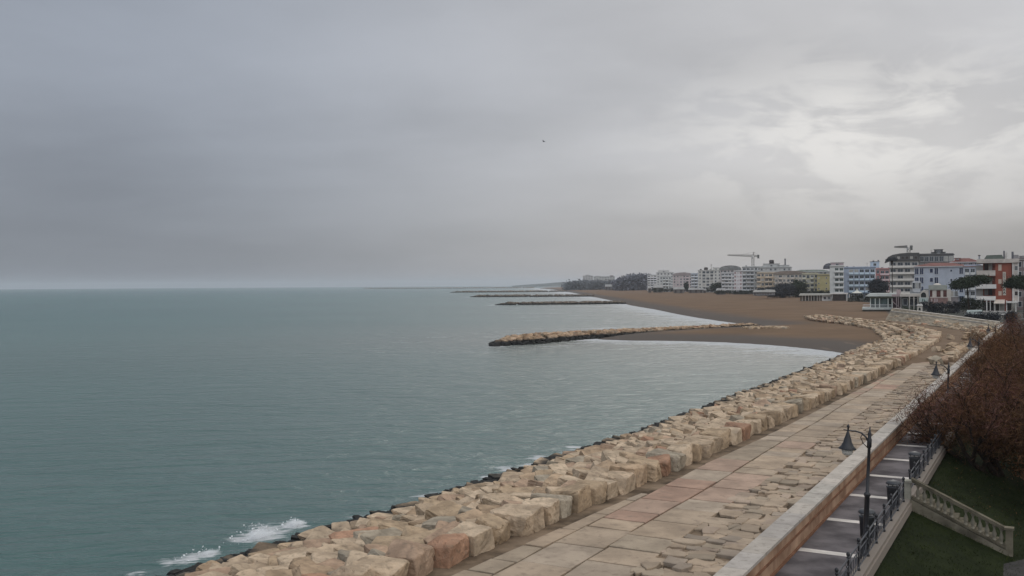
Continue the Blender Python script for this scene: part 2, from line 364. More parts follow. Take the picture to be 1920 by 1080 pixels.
for k in range(4):
    u=starts[k]
    while u<106:
        L=rs.choice([1.2,1.6,1.9,2.2,1.5])*(1+.1*rs.random()); u2=u+L
        a0,a1=vedge(u,k) if k<3 else None,None
        vr0,vr1=vedge(u,k),vedge(u2,k)
        if k<3: vl0,vl1=vedge(u,k+1),vedge(u2,k+1)
        else: vl0,vl1=ip(u,FOOT)+.25,ip(u2,FOOT)+.25
        lim0,lim1=ip(u,FOOT)+.55,ip(u2,FOOT)+.55
        vl0=max(vl0,lim0); vl1=max(vl1,lim1)
        if vr0-vl0>.35 and vr1-vl1>.3:
            sh=.28*(vr0-vl0)*.3*rs.uniform(-.3,.3)
            pink=(30<u<41 and k<3 and rs.random()<.55) or rs.random()<.09
            col=rs.choice(PAL[4:6]) if pink else rs.choice(PAL[:4]+PAL[6:])
            f=rs.uniform(.9,1.1); col=tuple(q*f for q in col)
            jj=lambda:rs.uniform(-.035,.035)
            slab(mb,[W(u+jj(),vl0+jj()),W(u+jj()+sh,vr0+jj()),W(u2+jj()+sh,vr1+jj()),W(u2+jj(),vl1+jj())],WALKZ-.07,.08+rs.uniform(0,.02),col,0,.055,.02)
        u=u2
tag(mb.build("walkway",[slabm,bedm]),kind="structure")
# rubble strip: irregular flat stones laid in courses
mb=MB(); rs=random.Random(11)
u=8.
while u<122:
    L=rs.uniform(.38,.95); v=-9.85+rs.uniform(-.25,.2); sk=rs.uniform(-.5,.5)
    while v<-7.9:
        wv_=rs.uniform(.22,.85)
        if rs.random()<.95:
            j=lambda:rs.uniform(-.11,.11)
            off=sk*(v+8.8)
            pts=[W(u+off+j(),v+j()),W(u+off+j(),v+wv_*.5+j()),W(u+off+j(),v+wv_+j()),W(u+off+L*.5+j(),v+wv_+.06+j()),W(u+L+off+j(),v+wv_+j()),W(u+L+off+j(),v+wv_*.5+j()),W(u+L+off+j(),v+j()),W(u+off+L*.5+j(),v-.04+j())]
            col=rs.choice(PAL[:4]+[(.33,.255,.19),(.29,.235,.18)]); f=rs.uniform(.86,1.10)
            slab(mb,pts,WALKZ-.08,.075+abs(rs.gauss(0,.035)),tuple(q*f for q in col),0,.02,.03)
        v+=wv_
    u+=L*.97
tag(mb.build("rubble_strip",[slabm]),kind="structure")
# promenade wall
wl=thing("promenade_wall","long low wall with pale stone coping and terracotta brick face beside the asphalt path","wall",W(30,WALLV,0),-A+math.pi/2)
LW=200
def loc_uv(u,v,z): return (u-30,-(v-WALLV),z)     # local x along the promenade, local y toward the sea (left)
mb=MB(); u=4.; rs=random.Random(5)
while u<196:
    L=rs.uniform(1.5,2.1); f=rs.uniform(.88,1.08)
    mb.box(u-30+.008,u+L-30-.008,-.05,.62,.80,.89+rs.uniform(0,.006),0,tuple(q*f for q in rs.choice([(.40,.365,.315),(.42,.375,.32),(.385,.35,.31)]))); u+=L
mb.build("coping",mat("coping_stone",(.42,.37,.31),.8,.12,1.3,.006,14,(.20,.18,.15),attr="Col"),wl)
brick=mat("terracotta_face",(.29,.175,.112),.9,.22,1.1,.01,12,(.34,.225,.15),coord="Object")
mb=MB(); mb.box(-26,166,0,.55,-.3,.80); mb.build("wall_face",brick,wl)
mb=MB(); mb.box(-26,166,-.045,.0,.44,.50); mb.box(-26,166,-.06,.0,-.1,.07)
mb.build("string_course",mat("terracotta_band",(.20,.105,.065),.9,.2,2),wl)
# asphalt with stone bands
pm=mat("asphalt",(.096,.086,.088),.88,.32,.7,.010,30,(.125,.112,.112),coord="World")
mb=MB(); mb.quad(W(4,WALLV+.0,0),W(4,-4.95,0),W(197,-4.95,0),W(197,WALLV,0))
tag(mb.build("path",pm),kind="structure")
mb=MB()
for i in range(-5,36):
    u=36.05+4.53*i
    if u<6: continue
    mb.box(u-30-.2,u-30+.2,-2.04,-.07,.0045,.012,0)
o=mb.build("path_bands",mat("band_stone",(.54,.50,.45),.85,.15,1.5,.004,18)); o.location=W(30,WALLV,0); o.rotation_euler=(0,0,-A+math.pi/2); tag(o,kind="structure")
o=MB().box(-26,166,-2.36,-2.04,-.40,.10).box(-26,166,-2.42,-2.361,-.32,-.02).build("kerb",mat("kerb_stone",(.30,.26,.22),.9,.2,1.2,.01,10,(.20,.17,.14)));o.location=W(30,WALLV,0); o.rotation_euler=(0,0,-A+math.pi/2); tag(o,kind="structure")
# sand blown over the far end of the walkway, up to the sloped sea wall
SEAWALL_C=[((1866,603.5),1.4),((1840,600.8),1.5),((1804,595.8),1.7),((1767,591),1.95),((1730,586),2.15),((1700,582),2.3),((1672,578.5),2.3)]
SEAWALL_F=[((1876,630),.70),((1850,625),.70),((1815,620),.68),((1770,613.5),.62),((1730,608),.6),((1700,605),.5),((1660,600),.4)]
cw=[G(p[0],p[1],z) for p,z in SEAWALL_C]; fw=[G(p[0],p[1],z) for p,z in SEAWALL_F]
mb=MB(); rows=[]
for u in np.arange(98,216,2.):
    row=[]
    v0=ip(u,FOOT)-.5; v1=-7.6
    for k in range(13):
        s=k/12; v=v0+(v1-v0)*s
        z=WALKZ+.16*min(1,(u-98+2.5*math.sin(v*1.3)-6*abs(s-.2))/8)+.035*math.sin(u*.5+v)+(.10 if s>.75 else 0)*min(1,(u-98)/10)
        if u>138: z=WALKZ+.12-.35*min(1,(u-138)/50)
        row.append(W(u,v,z))
    rows.append(row)
for a_,b_ in zip(rows[:-1],rows[1:]):
    for k in range(12): mb.quad(a_[k],b_[k],b_[k+1],a_[k+1])
o=mb.build("sand_drift",mat("drift_sand",(.175,.118,.072),.95,.2,.25,.02,4,(.15,.105,.07),coord="World"),smooth=True); tag(o,kind="structure")
# ------------------------------------------------------------------ boulders
def make_rock(seed,fine=False):
    r=random.Random(seed); pts=[]
    for sx_ in (-1,1):
        for sy_ in (-1,1):
            for sz in (-1,1):
                c=Vector((sx_*r.uniform(.33,.5),sy_*r.uniform(.33,.5),sz*r.uniform(.36,.5)))
                if r.random()<.28: c*=r.uniform(.7,.9)
                for k in range(3):
                    q=c.copy(); q[k]*=r.uniform(.62,.92); pts.append(q)
    for _ in range(3):
        d=Vector((r.uniform(-1,1),r.uniform(-1,1),r.uniform(-.4,1))).normalized(); pts.append(d*r.uniform(.46,.58))
    bm=bmesh.new()
    for p in pts: bm.verts.new(p)
    res=bmesh.ops.convex_hull(bm,input=bm.verts)
    bmesh.ops.delete(bm,geom=[v for v in bm.verts if not v.link_faces],context='VERTS')
    bmesh.ops.dissolve_limit(bm,angle_limit=R(9),verts=bm.verts,edges=bm.edges)
    bmesh.ops.bevel(bm,geom=list(bm.edges),offset=.028,segments=1,affect='EDGES',profile=.6,clamp_overlap=True)
    bmesh.ops.triangulate(bm,faces=bm.faces)
    if fine:
        for _ in range(3):
            lg=[e for e in bm.edges if e.calc_length()>.10]
            if lg: bmesh.ops.subdivide_edges(bm,edges=lg,cuts=1,use_grid_fill=True)
            bmesh.ops.triangulate(bm,faces=[f for f in bm.faces if len(f.verts)>3])
        bm.normal_update()
        off=[]
        for v in bm.verts:
            p=v.co*2.3+Vector((seed*3.1,0,0)); n_=mnoise.fractal(p,.9,2.1,5); k=mnoise.fractal(v.co*7+Vector((0,seed,0)),.8,2,3)
            off.append(v.normal*(n_*.020+k*.010-max(0,.07-abs(mnoise.noise(v.co*2.2+Vector((seed,5,1)))))*.45))
        for v,o in zip(bm.verts,off): v.co+=o
    V=np.array([v.co[:] for v in bm.verts]); Ff=np.array([[v.index for v in f.verts] for f in bm.faces]) if not bm.verts.index_update() else None
    bm.free(); return V,Ff
ROCKS=[make_rock(100+i) for i in range(36)]
stone=mat("boulder_stone",(.4,.3,.2),.9,.26,1.7,.05,7,(.17,.135,.095),objcol=True,wet=-1.75,detail=8,coord="World")
stoneA=mat("boulder_stone_mass",(.4,.3,.2),.9,.26,1.7,.09,3,(.17,.135,.095),attr="Col",wet=-1.75,detail=8,coord="World")
stoneG=mat("groyne_stone",(.4,.3,.2),.9,.3,1.2,.08,3,(.10,.075,.06),attr="Col",wet=-1.22,detail=8,coord="World")
RM=[npmesh("boulder",*make_rock(100+i,True),stone) for i in range(36)]
KIND={'cream':[(.44,.338,.235),(.47,.365,.255),(.42,.32,.22)],'ochre':[(.39,.29,.19),(.38,.275,.18)],'pink':[(.385,.27,.185),(.37,.26,.18)],'grey':[(.32,.27,.20),(.33,.28,.21)],'rust':[(.36,.215,.14)]}
def pick(r):
    q=r.random(); k='cream' if q<.54 else 'ochre' if q<.82 else 'pink' if q<.90 else 'grey' if q<.97 else 'rust'
    c=r.choice(KIND[k]); f=r.uniform(.86,1.12); return k,tuple(x*f for x in c)
ALL=[]; rs=random.Random(21)
WORDS=lambda s,f:("large " if s>1.75 else "small " if s<1.15 else "")+("upright " if f>1.0 else "flat-topped " if f<.55 else "blocky ")
def add_rock(p,dims,rot,kcol,row,idx): ALL.append(dict(p=p,d=dims,r=rot,k=kcol[0],c=kcol[1],row=row,idx=idx,s=max(dims)))
# front row: upright blocks along the walkway
u=17.; idx=0
while u<182:
    L=rs.uniform(.85,1.55) if u<110 else rs.uniform(1.1,1.9); u2=u+L; um=(u+u2)/2; v=ip(um,FOOT); zf=ip(um,ZF)
    hgt=(zf+.12-WALKZ+.35)*rs.uniform(.92,1.15) if u<140 else 1.2; dep=rs.uniform(1.0,1.5)
    idx+=1
    sl=math.atan2(ip(u2,FOOT)-ip(u,FOOT),L)
    add_rock(W(um,v-dep*.52+rs.uniform(-.06,.06),zf-hgt/2+rs.uniform(-.04,.10)),(L*1.03,dep*1.1,hgt*1.10),(rs.uniform(-.07,.07),rs.uniform(-.08,.08),math.pi/2-A+sl+rs.uniform(-.12,.12)),pick(rs),1,idx)
    u=u2
rowdef=[]
for rowi in range(2,14):
    s=(rowi-1)/12.6; u=15+rs.random(); idx=0
    while u<276:
        wtot=ip(u,FOOT)-ip(u,SEA); L=rs.uniform(.7,1.15) if rs.random()<.35 else rs.uniform(1.1,2.0); um=u+L/2
        step=wtot/10.6
        if u>150 and wtot<9 and rowi%3: u+=L; continue
        v=ip(um,FOOT)-wtot*s-rs.uniform(.1,.5); zc=ip(um,ZF)*(1-s)+ip(um,ZB)*s
        if rowi==2: zc-=.05
        dep=rs.uniform(.8,1.65); hg=rs.uniform(.42,.68)
        idx+=1
        add_rock(W(um,v,zc-hg*.45+rs.uniform(-.13,.12)),(L*1.04,dep*1.0,hg),(.20+rs.gauss(0,.10),rs.gauss(0,.09),math.pi/2-A+rs.gauss(0,.55)),pick(rs),rowi,idx)
        u+=L
# rubble heaps against the wall where the sand begins
for i in range(120):
    u=rs.choice([rs.gauss(112,8),rs.gauss(158,9)]); v=-8.2-abs(rs.gauss(0,.9))
    sz=rs.uniform(.4,1.0); add_rock(W(u,v,WALKZ+sz*.25+rs.uniform(0,.25)),(sz*1.2,sz,sz*.8),(rs.uniform(-.4,.4),rs.uniform(-.4,.4),rs.uniform(0,6)),pick(rs),0,i)
def rotm(r):
    from mathutils import Euler
    return np.array(Euler(r).to_matrix())
def proj(p):
    q=np.array([p[0],p[1],p[2]-H]); dz=q@vF
    if dz<1: return None
    return 960+F_PX*(q@vR)/dz,540-F_PX*(q@vU)/dz,dz
for q in ALL:
    pr=proj(q['p']); q['scr']=0
    if pr and -40<pr[0]<1960 and pr[1]<1110: q['scr']=q['s']*(q['d'][2] if q['row']==1 else 1)*(1.6 if q['row']==1 else 1)/pr[2]**2
ALL.sort(key=lambda q:-q['scr'])
NI=294
def ordn(n): return str(n)+("th" if 10<=n%100<=20 else {1:"st",2:"nd",3:"rd"}.get(n%10,"th"))
rowcnt={}
ind=sorted([q for q in ALL[:NI] if q['row']>0],key=lambda q:(q['row'],q['idx']))
for q in ind:
    mi=rs.randrange(len(RM)); o=link("boulder",RM[mi]); o.location=q['p']; o.rotation_euler=q['r']; o.scale=q['d']; o.color=(*q['c'],1)
    n=rowcnt[q['row']]=rowcnt.get(q['row'],0)+1
    where="front row" if q['row']==1 else f"{ordn(q['row'])} row from walkway"
    tag(o,f"{WORDS(q['s'],q['d'][2])}{q['k']} boulder, {ordn(n)} from photo's bottom edge in {where}","boulder","boulders of the sea defence")
def rock_mass(name,lst,mats,kind=None):
    Vs=[];Fs=[];Cs=[];o=0
    for q in lst:
        V,Fq=ROCKS[rs.randrange(len(ROCKS))]; P=(V*np.array(q['d']))@rotm(q['r']).T+np.array(q['p'])
        Vs.append(P); Fs.append(Fq+o); Cs.append(np.tile(np.array(q['c']),(len(V),1))); o+=len(V)
    me=npmesh(name,np.vstack(Vs),np.vstack(Fs),mats,{"Col":np.vstack(Cs)})
    return link(name,me)
rest=[q for q in ALL[NI:]]+[q for q in ALL[:NI] if q['row']==0]
o=rock_mass("boulder_slope",rest,[stoneA]); tag(o,"farther cream and pink boulders of the sea defence running to the beach","boulders",kind="stuff")
# dark wet stones at the waterline
lst=[]
for i in range(2600):
    u=rs.uniform(14,150); v=ip(u,SEA)+rs.uniform(-.35,.6); sz=rs.uniform(.22,.42)
    lst.append(dict(p=W(u,v,SEAZ-.06+.0+rs.uniform(-.12,.16)),d=(sz*1.9,sz*1.2,sz*.5),r=(rs.uniform(-.2,.2),rs.uniform(-.2,.2),rs.uniform(0,6)),c=(.06,.06,.058)))
o=rock_mass("waterline_stones",lst,[stoneA]); tag(o,"dark wet stones along the waterline below the pale boulders","stones",kind="stuff")
# splash
foamm=mat("foam",(.72,.74,.74),.6,.05,3)
lst=[]
ss=random.Random(4)
for c_,n,sp,hh_ in ((G(485,1003,SEAZ),90,.8,.5),(G(555,984,SEAZ),40,.4,.35),(G(385,1038,SEAZ),30,.6,.2)):
    for i in range(n):
        t_=ss.random(); sz=ss.uniform(.015,.06)*(1.1-.6*t_)
        du=ss.gauss(0,sp); lst.append(dict(p=c_+W(du,ss.gauss(0,.3)-.2,0)+Vector((0,0,t_*hh_*math.exp(-(du/sp)**2))),d=(sz*1.5,sz*1.5,sz),r=(ss.uniform(0,3),0,ss.uniform(0,6)),c=(.7,.72,.72)))
o=rock_mass("sea_spray",lst,[foamm]); tag(o,"white spray of a small wave breaking against the boulders","spray",kind="stuff")
vm=bpy.data.materials.new("spray_cloud"); vm.use_nodes=True; t=vm.node_tree; t.nodes.clear()
pv=t.nodes.new("ShaderNodeVolumePrincipled"); pv.inputs["Color"].default_value=(.93,.94,.94,1); ob=t.nodes.new("ShaderNodeTexCoord").outputs["Object"]
ln=t.nodes.new("ShaderNodeVectorMath"); ln.operation='LENGTH'; t.links.new(ob,ln.inputs[0])
dn=mth(t,'SUBTRACT',mth(t,'MULTIPLY',noise(t,ob,(2.2,2.2,2.2),5,.6),2.0),mth(t,'ADD',ln.outputs["Value"],.15)); t.links.new(mth(t,'MULTIPLY',mth(t,'MAXIMUM',dn,0),12),pv.inputs["Density"])
oo=t.nodes.new("ShaderNodeOutputMaterial"); t.links.new(pv.outputs[0],oo.inputs["Volume"])
for c_,sc in ((G(487,1008,SEAZ),(.95,.55,.38)),(G(553,986,SEAZ),(.6,.4,.4)),(G(392,1038,SEAZ),(.6,.3,.18))):
    o=MB().lathe([(math.sin(a_),max(.001,math.cos(a_))) for a_ in np.linspace(-1.57,1.57,9)],n=16).build("sea_spray",vm); o.location=c_; o.scale=sc; o.rotation_euler=(0,0,math.pi/2-A)
    tag(o,"soft white spray of a small wave breaking against the boulders","spray",kind="stuff")
# ------------------------------------------------------------------ groynes
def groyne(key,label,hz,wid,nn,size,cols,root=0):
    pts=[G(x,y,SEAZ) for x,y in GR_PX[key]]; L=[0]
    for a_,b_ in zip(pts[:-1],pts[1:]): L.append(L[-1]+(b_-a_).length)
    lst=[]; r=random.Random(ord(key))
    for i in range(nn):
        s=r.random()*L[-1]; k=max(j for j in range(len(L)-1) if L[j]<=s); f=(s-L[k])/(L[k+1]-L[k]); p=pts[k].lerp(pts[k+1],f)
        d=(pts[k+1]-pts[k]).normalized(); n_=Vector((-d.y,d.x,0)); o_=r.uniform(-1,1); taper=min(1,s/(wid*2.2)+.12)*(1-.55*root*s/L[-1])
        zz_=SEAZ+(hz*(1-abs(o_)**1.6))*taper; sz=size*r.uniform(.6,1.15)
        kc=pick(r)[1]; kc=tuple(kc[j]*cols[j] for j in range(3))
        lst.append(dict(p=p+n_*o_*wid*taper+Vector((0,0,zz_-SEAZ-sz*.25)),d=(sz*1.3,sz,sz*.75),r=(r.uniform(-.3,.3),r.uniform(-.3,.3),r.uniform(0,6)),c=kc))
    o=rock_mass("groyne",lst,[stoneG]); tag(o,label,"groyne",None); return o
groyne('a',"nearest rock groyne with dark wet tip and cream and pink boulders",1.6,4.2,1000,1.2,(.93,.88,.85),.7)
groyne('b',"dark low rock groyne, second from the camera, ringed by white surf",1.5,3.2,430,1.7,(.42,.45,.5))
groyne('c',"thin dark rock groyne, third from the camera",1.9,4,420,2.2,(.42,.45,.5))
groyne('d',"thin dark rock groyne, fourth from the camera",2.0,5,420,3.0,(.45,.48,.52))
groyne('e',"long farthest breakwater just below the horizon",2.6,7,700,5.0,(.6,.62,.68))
bt=thing("beacon","small pale harbour beacon on the tip of the farthest breakwater","beacon",(G(688,541.2,SEAZ).x,G(688,541.2,SEAZ).y,SEAZ))
MB().lathe([(0,2.4),(3.2,1.8),(3.3,2.2),(3.8,2.2)]).build("base",mat("beacon_white",(.45,.45,.45)),bt); MB().lathe([(3.8,1.0),(8.5,.9),(8.7,1.4),(9.3,.2)]).build("lantern",mat("beacon_grey",(.3,.3,.32)),bt)
# scattered rocks of the buried groyne in the sand
lst=[]
for i in range(60):
    x=rs.uniform(1395,1475); y=614.5+rs.uniform(-1.2,1.5); p=G(x,y,-1.1); sz=rs.uniform(.4,1.2)
    lst.append(dict(p=p,d=(sz*1.4,sz,sz*.7),r=(0,0,rs.uniform(0,6)),c=pick(rs)[1]))
o=rock_mass("half_buried_rocks",lst,[stoneA]); tag(o,"pale half buried rocks in the sand at the root of the nearest groyne","rocks",kind="stuff")
# ------------------------------------------------------------------ sea wall at the end of the promenade
sw=thing("sea_wall","sloped pale stone sea wall with a light coping between the sand and the houses","wall",tuple(fw[3]))
L0=Vector(sw.location)
mb=MB()
def dens(pl,n=8):
    o=[]
    for a_,b_ in zip(pl[:-1],pl[1:]):
        for k in range(n): o.append(a_.lerp(b_,k/n))
    o.append(pl[-1]); return o
cd_,fd_=dens(cw),dens(fw); r=random.Random(8); g_=[]
for a_,b_ in zip(cd_,fd_):
    row=[]
    for k in range(9):
        p=b_.lerp(a_,k/8)-L0
        if 0<k<8: p.z+=r.uniform(-.10,.10)
        row.append(p)
    g_.append(row)
for a_,b_ in zip(g_[:-1],g_[1:]):
    for k in range(8):
        f=r.uniform(.75,1.15); mb.quad(a_[k],a_[k+1],b_[k+1],b_[k],0,tuple(q*f for q in r.choice([(.22,.185,.135),(.20,.17,.125),(.25,.21,.155)])))
mb.build("face",mat("seawall_stone",(.28,.24,.18),.92,.25,.35,.04,2,(.16,.125,.09),attr="Col"),sw)
def ribbon(pl,off,wd_,z0,z1,name,m,parent,o0):
    mb=MB()
    for a_,b_ in zip(pl[:-1],pl[1:]):
        d=(b_-a_); d.z=0; d.normalize(); n_=Vector((-d.y,d.x,0)); 
        A0=a_+n_*off-o0; A1=a_+n_*(off+wd_)-o0; B0=b_+n_*off-o0; B1=b_+n_*(off+wd_)-o0
        v=[(p.x,p.y,p.z+z) for z in (z0,z1) for p in (A0,B0,B1,A1)]
        mb.add(v,[(0,3,2,1),(4,5,6,7),(0,1,5,4),(1,2,6,5),(2,3,7,6),(3,0,4,7)])
    return mb.build(name,m,parent)
lightst=mat("light_coping",(.42,.38,.32),.85,.15,.6,.01,4)
ribbon(cd_,-.9,.9,-.35,.12,"coping",lightst,sw,L0)
mid=[a_.lerp(b_,.30)+Vector((0,0,.22)) for a_,b_ in zip(cd_,fd_)]
ribbon(mid[6:],-.4,.4,-.3,.03,"ledge",lightst,sw,L0)
lst=[]
for i in range(170):
    k=rs.randrange(len(fd_)-1); f=rs.random(); p=fd_[k].lerp(fd_[k+1],f).lerp(cd_[k],rs.uniform(-.05,.38)); sz=rs.uniform(.35,1.0)
    if k>len(fd_)*.55 and rs.random()<.75: continue
    lst.append(dict(p=p,d=(sz*1.5,sz,sz*.6),r=(rs.uniform(-.3,.3),rs.uniform(-.3,.3),rs.uniform(0,6)),c=pick(rs)[1]))
o=rock_mass("rubble_heap",lst,[stoneA]); tag(o,"loose pale rocks at the foot of the sloped sea wall","rocks",kind="stuff")
# ------------------------------------------------------------------ railing, lamps, bins
iron=mat("black_iron",(.018,.018,.020),.45,.2,6,spec=.5)
grey_iron=mat("grey_iron",(.045,.048,.055),.55,.25,5,spec=.5)
RV=-4.87
def railing(label,us):
    t=thing("railing",label,"railing",W(us[0],RV,0),math.pi/2-A,"railings of the promenade")
    u0=us[0]
    pm_=MB().lathe([(.10,.05),(.16,.05),(.17,.032),(.45,.026),(.47,.042),(.50,.026),(.86,.026),(.88,.05),(.91,.05),(.92,.025),(.945,.045),(.985,.055),(1.03,.045),(1.06,.012)],n=8).mesh("post",iron,True)
    for u in us: link("post",pm_,t,(u-u0,0,0))
    for z,rr in ((.86,.026),(.66,.018),(.20,.018)):
        MB().tube([(0,0,z),(us[-1]-u0,0,z)],rr,6).build("rail",grey_iron,t)
    mb=MB()
    for a_,b_ in zip(us[:-1],us[1:]):      # ornamental curved bars between the posts
        L=b_-a_; x0=a_-u0
        for k in range(1,6):
            x=x0+L*k/6; mb.tube([(x,0,.20),(x,0,.66)],.010,4,cap=False)
        mb.tube([(x0+L*(.5-.36*math.cos(math.pi*j/8)),0,.66+.19*math.sin(math.pi*j/8)) for j in range(9)],.012,4)
        mb.tube([(x0+L*(.5-.30*math.cos(math.pi*j/8)),0,.66-.30*math.sin(math.pi*j/8)) for j in range(9)],.012,4)
    mb.build("ornamental_bars",grey_iron,t)
railing("near black iron railing on the pale kerb, from the photo's bottom to the balustrade",[26.3+1.68*i for i in range(9)])
railing("farther black iron railing on the kerb, running from the balustrade in behind the trees",[41.6+1.68*i for i in range(38)])
glass=mat("lamp_glass",(.55,.53,.48),.4,.05,3)
def street_lamp(label,u,v=-4.98):
    t=thing("street_lamp",label,"street lamp",W(u,v,0),-A,"street lamps of the promenade")
    tilt=.044
    t.rotation_euler=(0,tilt,-A)
    MB().lathe([(0,.15),(.10,.15),(.13,.12),(.62,.11),(.66,.14),(.70,.10),(.74,.085),(1.92,.075),(1.96,.10),(2.02,.10),(2.06,.055),(3.42,.045),(3.46,.07),(3.70,.07),(3.74,.05),(3.86,.06),(3.92,.035),(4.10,.008)],n=12).build("post",iron,t,True)
    MB().tube([(0,0,3.56),(-.10,0,3.74),(-.24,0,3.86),(-.42,0,3.90),(-.62,0,3.89),(-.78,0,3.91)],[.03,.028,.026,.024,.022,.012],8).tube([(-.02,0,3.40),(-.18,0,3.55),(-.26,0,3.72),(-.20,0,3.84)],.014,6).build("arm",iron,t,True)
    MB().lathe([(3.32,.27),(3.33,.275),(3.40,.20),(3.52,.135),(3.66,.10),(3.78,.055),(3.82,.05),(3.86,.028),(3.99,.028),(4.0,.05),(4.05,.03),(4.10,.006)],x=-.64,n=16).build("lamp_shade",iron,t,True)
    MB().lathe([(3.13,.10),(3.17,.15),(3.32,.185)],x=-.64,n=14).build("globe",glass,t,True)
street_lamp("black curved-arm street lamp in the foreground beside the asphalt path",31.4)
street_lamp("black street lamp rising behind the reddish branches of the nearest tree",58.6)
street_lamp("second black street lamp behind the trees, beyond the pink twigs",85.5)
street_lamp("farthest black street lamp of the promenade, near the corner of the sea wall",113.)
binm=mat("bin_metal",(.035,.038,.042),.5,.25,4,spec=.5)
def bin_(label,u,v):
    t=thing("litter_bin",label,"litter bin",W(u,v,0),0,"litter bins by the railing")
    MB().lathe([(.0,.05),(.12,.05),(.13,.21),(.78,.24),(.80,.26),(.83,.26)],n=18).build("body",binm,t,True)
    MB().lathe([(.92,.27),(.95,.28),(1.02,.22),(1.06,.10),(1.08,.02)],n=18).build("lid",binm,t,True)
    mb=MB()
    for a_ in (0,2.1,4.2): mb.tube([(.23*math.cos(a_),.23*math.sin(a_),.8),(.23*math.cos(a_),.23*math.sin(a_),.95)],.02,6)
    mb.build("bracket",binm,t)
bin_("dark round litter bin just behind the foreground street lamp",33.6,-5.25)
bin_("dark litter bin by the railing end next to the balustrade",38.9,-5.12)
bin_("dark litter bin by the farther railing, beyond the stair opening",45.9,-5.15)
# ------------------------------------------------------------------ stair with balustrade down to the lawn, park path
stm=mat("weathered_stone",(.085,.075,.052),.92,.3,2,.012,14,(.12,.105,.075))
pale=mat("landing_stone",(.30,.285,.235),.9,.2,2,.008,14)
st=thing("stair","stone stair from the promenade down to the dark lawn","stair",W(40.4,-4.65,0),-A)
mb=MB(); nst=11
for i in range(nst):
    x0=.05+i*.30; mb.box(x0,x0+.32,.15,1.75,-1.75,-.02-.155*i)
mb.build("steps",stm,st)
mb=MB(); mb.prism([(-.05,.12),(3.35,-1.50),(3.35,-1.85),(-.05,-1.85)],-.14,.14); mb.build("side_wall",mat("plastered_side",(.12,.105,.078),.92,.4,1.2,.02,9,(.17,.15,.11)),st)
def balus(y,nm):
    t=thing("balustrade",nm,"balustrade",W(40.4,-4.65,0),-A,"balustrades of the stair")
    zl=lambda x:.13-.476*x
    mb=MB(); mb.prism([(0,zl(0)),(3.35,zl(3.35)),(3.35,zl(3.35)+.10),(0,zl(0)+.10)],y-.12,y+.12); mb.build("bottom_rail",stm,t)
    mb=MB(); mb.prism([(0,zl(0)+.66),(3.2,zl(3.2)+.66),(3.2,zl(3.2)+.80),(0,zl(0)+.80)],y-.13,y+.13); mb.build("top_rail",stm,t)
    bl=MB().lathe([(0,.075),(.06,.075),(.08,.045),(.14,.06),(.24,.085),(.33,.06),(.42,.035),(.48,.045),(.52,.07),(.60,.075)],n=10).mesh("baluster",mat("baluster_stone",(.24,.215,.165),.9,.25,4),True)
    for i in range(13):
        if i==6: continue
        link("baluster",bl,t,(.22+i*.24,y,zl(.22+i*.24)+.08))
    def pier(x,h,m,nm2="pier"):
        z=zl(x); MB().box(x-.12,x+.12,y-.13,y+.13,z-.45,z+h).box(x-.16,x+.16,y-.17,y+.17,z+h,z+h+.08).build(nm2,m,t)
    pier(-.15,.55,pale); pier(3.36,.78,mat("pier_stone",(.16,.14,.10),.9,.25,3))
balus(0,"weathered grey stone balustrade running down the stair to the lawn")
t=MB().box(3.5,16,-1.2,1.9,-1.75,-1.62).build("park_path",mat("park_path",(.055,.052,.048),.95,.25,1.2,.01,9)); t.location=W(40.4,-4.65,0); t.rotation_euler=(0,0,-A-.55); tag(t,kind="structure")
# ------------------------------------------------------------------ trees
bark=mat("bark",(.035,.026,.020),.95,.3,4,.01,20)
def leaves(name,centers,size,m,parent=None,n_per=60,spread=.6,elong=2.2,seed=0,up=.0,flat=1.):
    r=np.random.RandomState(seed); C=np.array([tuple(c) for c in centers]); k=len(C)*n_per
    P=np.repeat(C,n_per,0)+r.normal(0,1,(k,3))*np.array([spread,spread,spread*flat])
    a=r.normal(0,1,(k,3)); a[:,2]+=up; a/=np.linalg.norm(a,axis=1)[:,None]
    b=np.cross(a,r.normal(0,1,(k,3))); b/=np.linalg.norm(b,axis=1)[:,None]
    s=size*r.uniform(.5,1.4,(k,1)); a=a*s*elong; b=b*s
    V=np.stack([P-a,P+b*.6,P+a,P-b*.6],1).reshape(-1,3); Fq=np.arange(4*k).reshape(-1,4)
    return link(name,npmesh(name,V,Fq,m),parent)
twigm=mat("twig_foliage",(.135,.080,.040),.95,.3,.7,col2=(.125,.062,.032),island=.6)
redm=mat("reddish_foliage",(.20,.11,.085),.95,.3,1.2,col2=(.13,.06,.05),island=.5)
brownm=mat("brown_foliage",(.12,.070,.034),.95,.3,1.0,col2=(.10,.05,.024),island=.6)
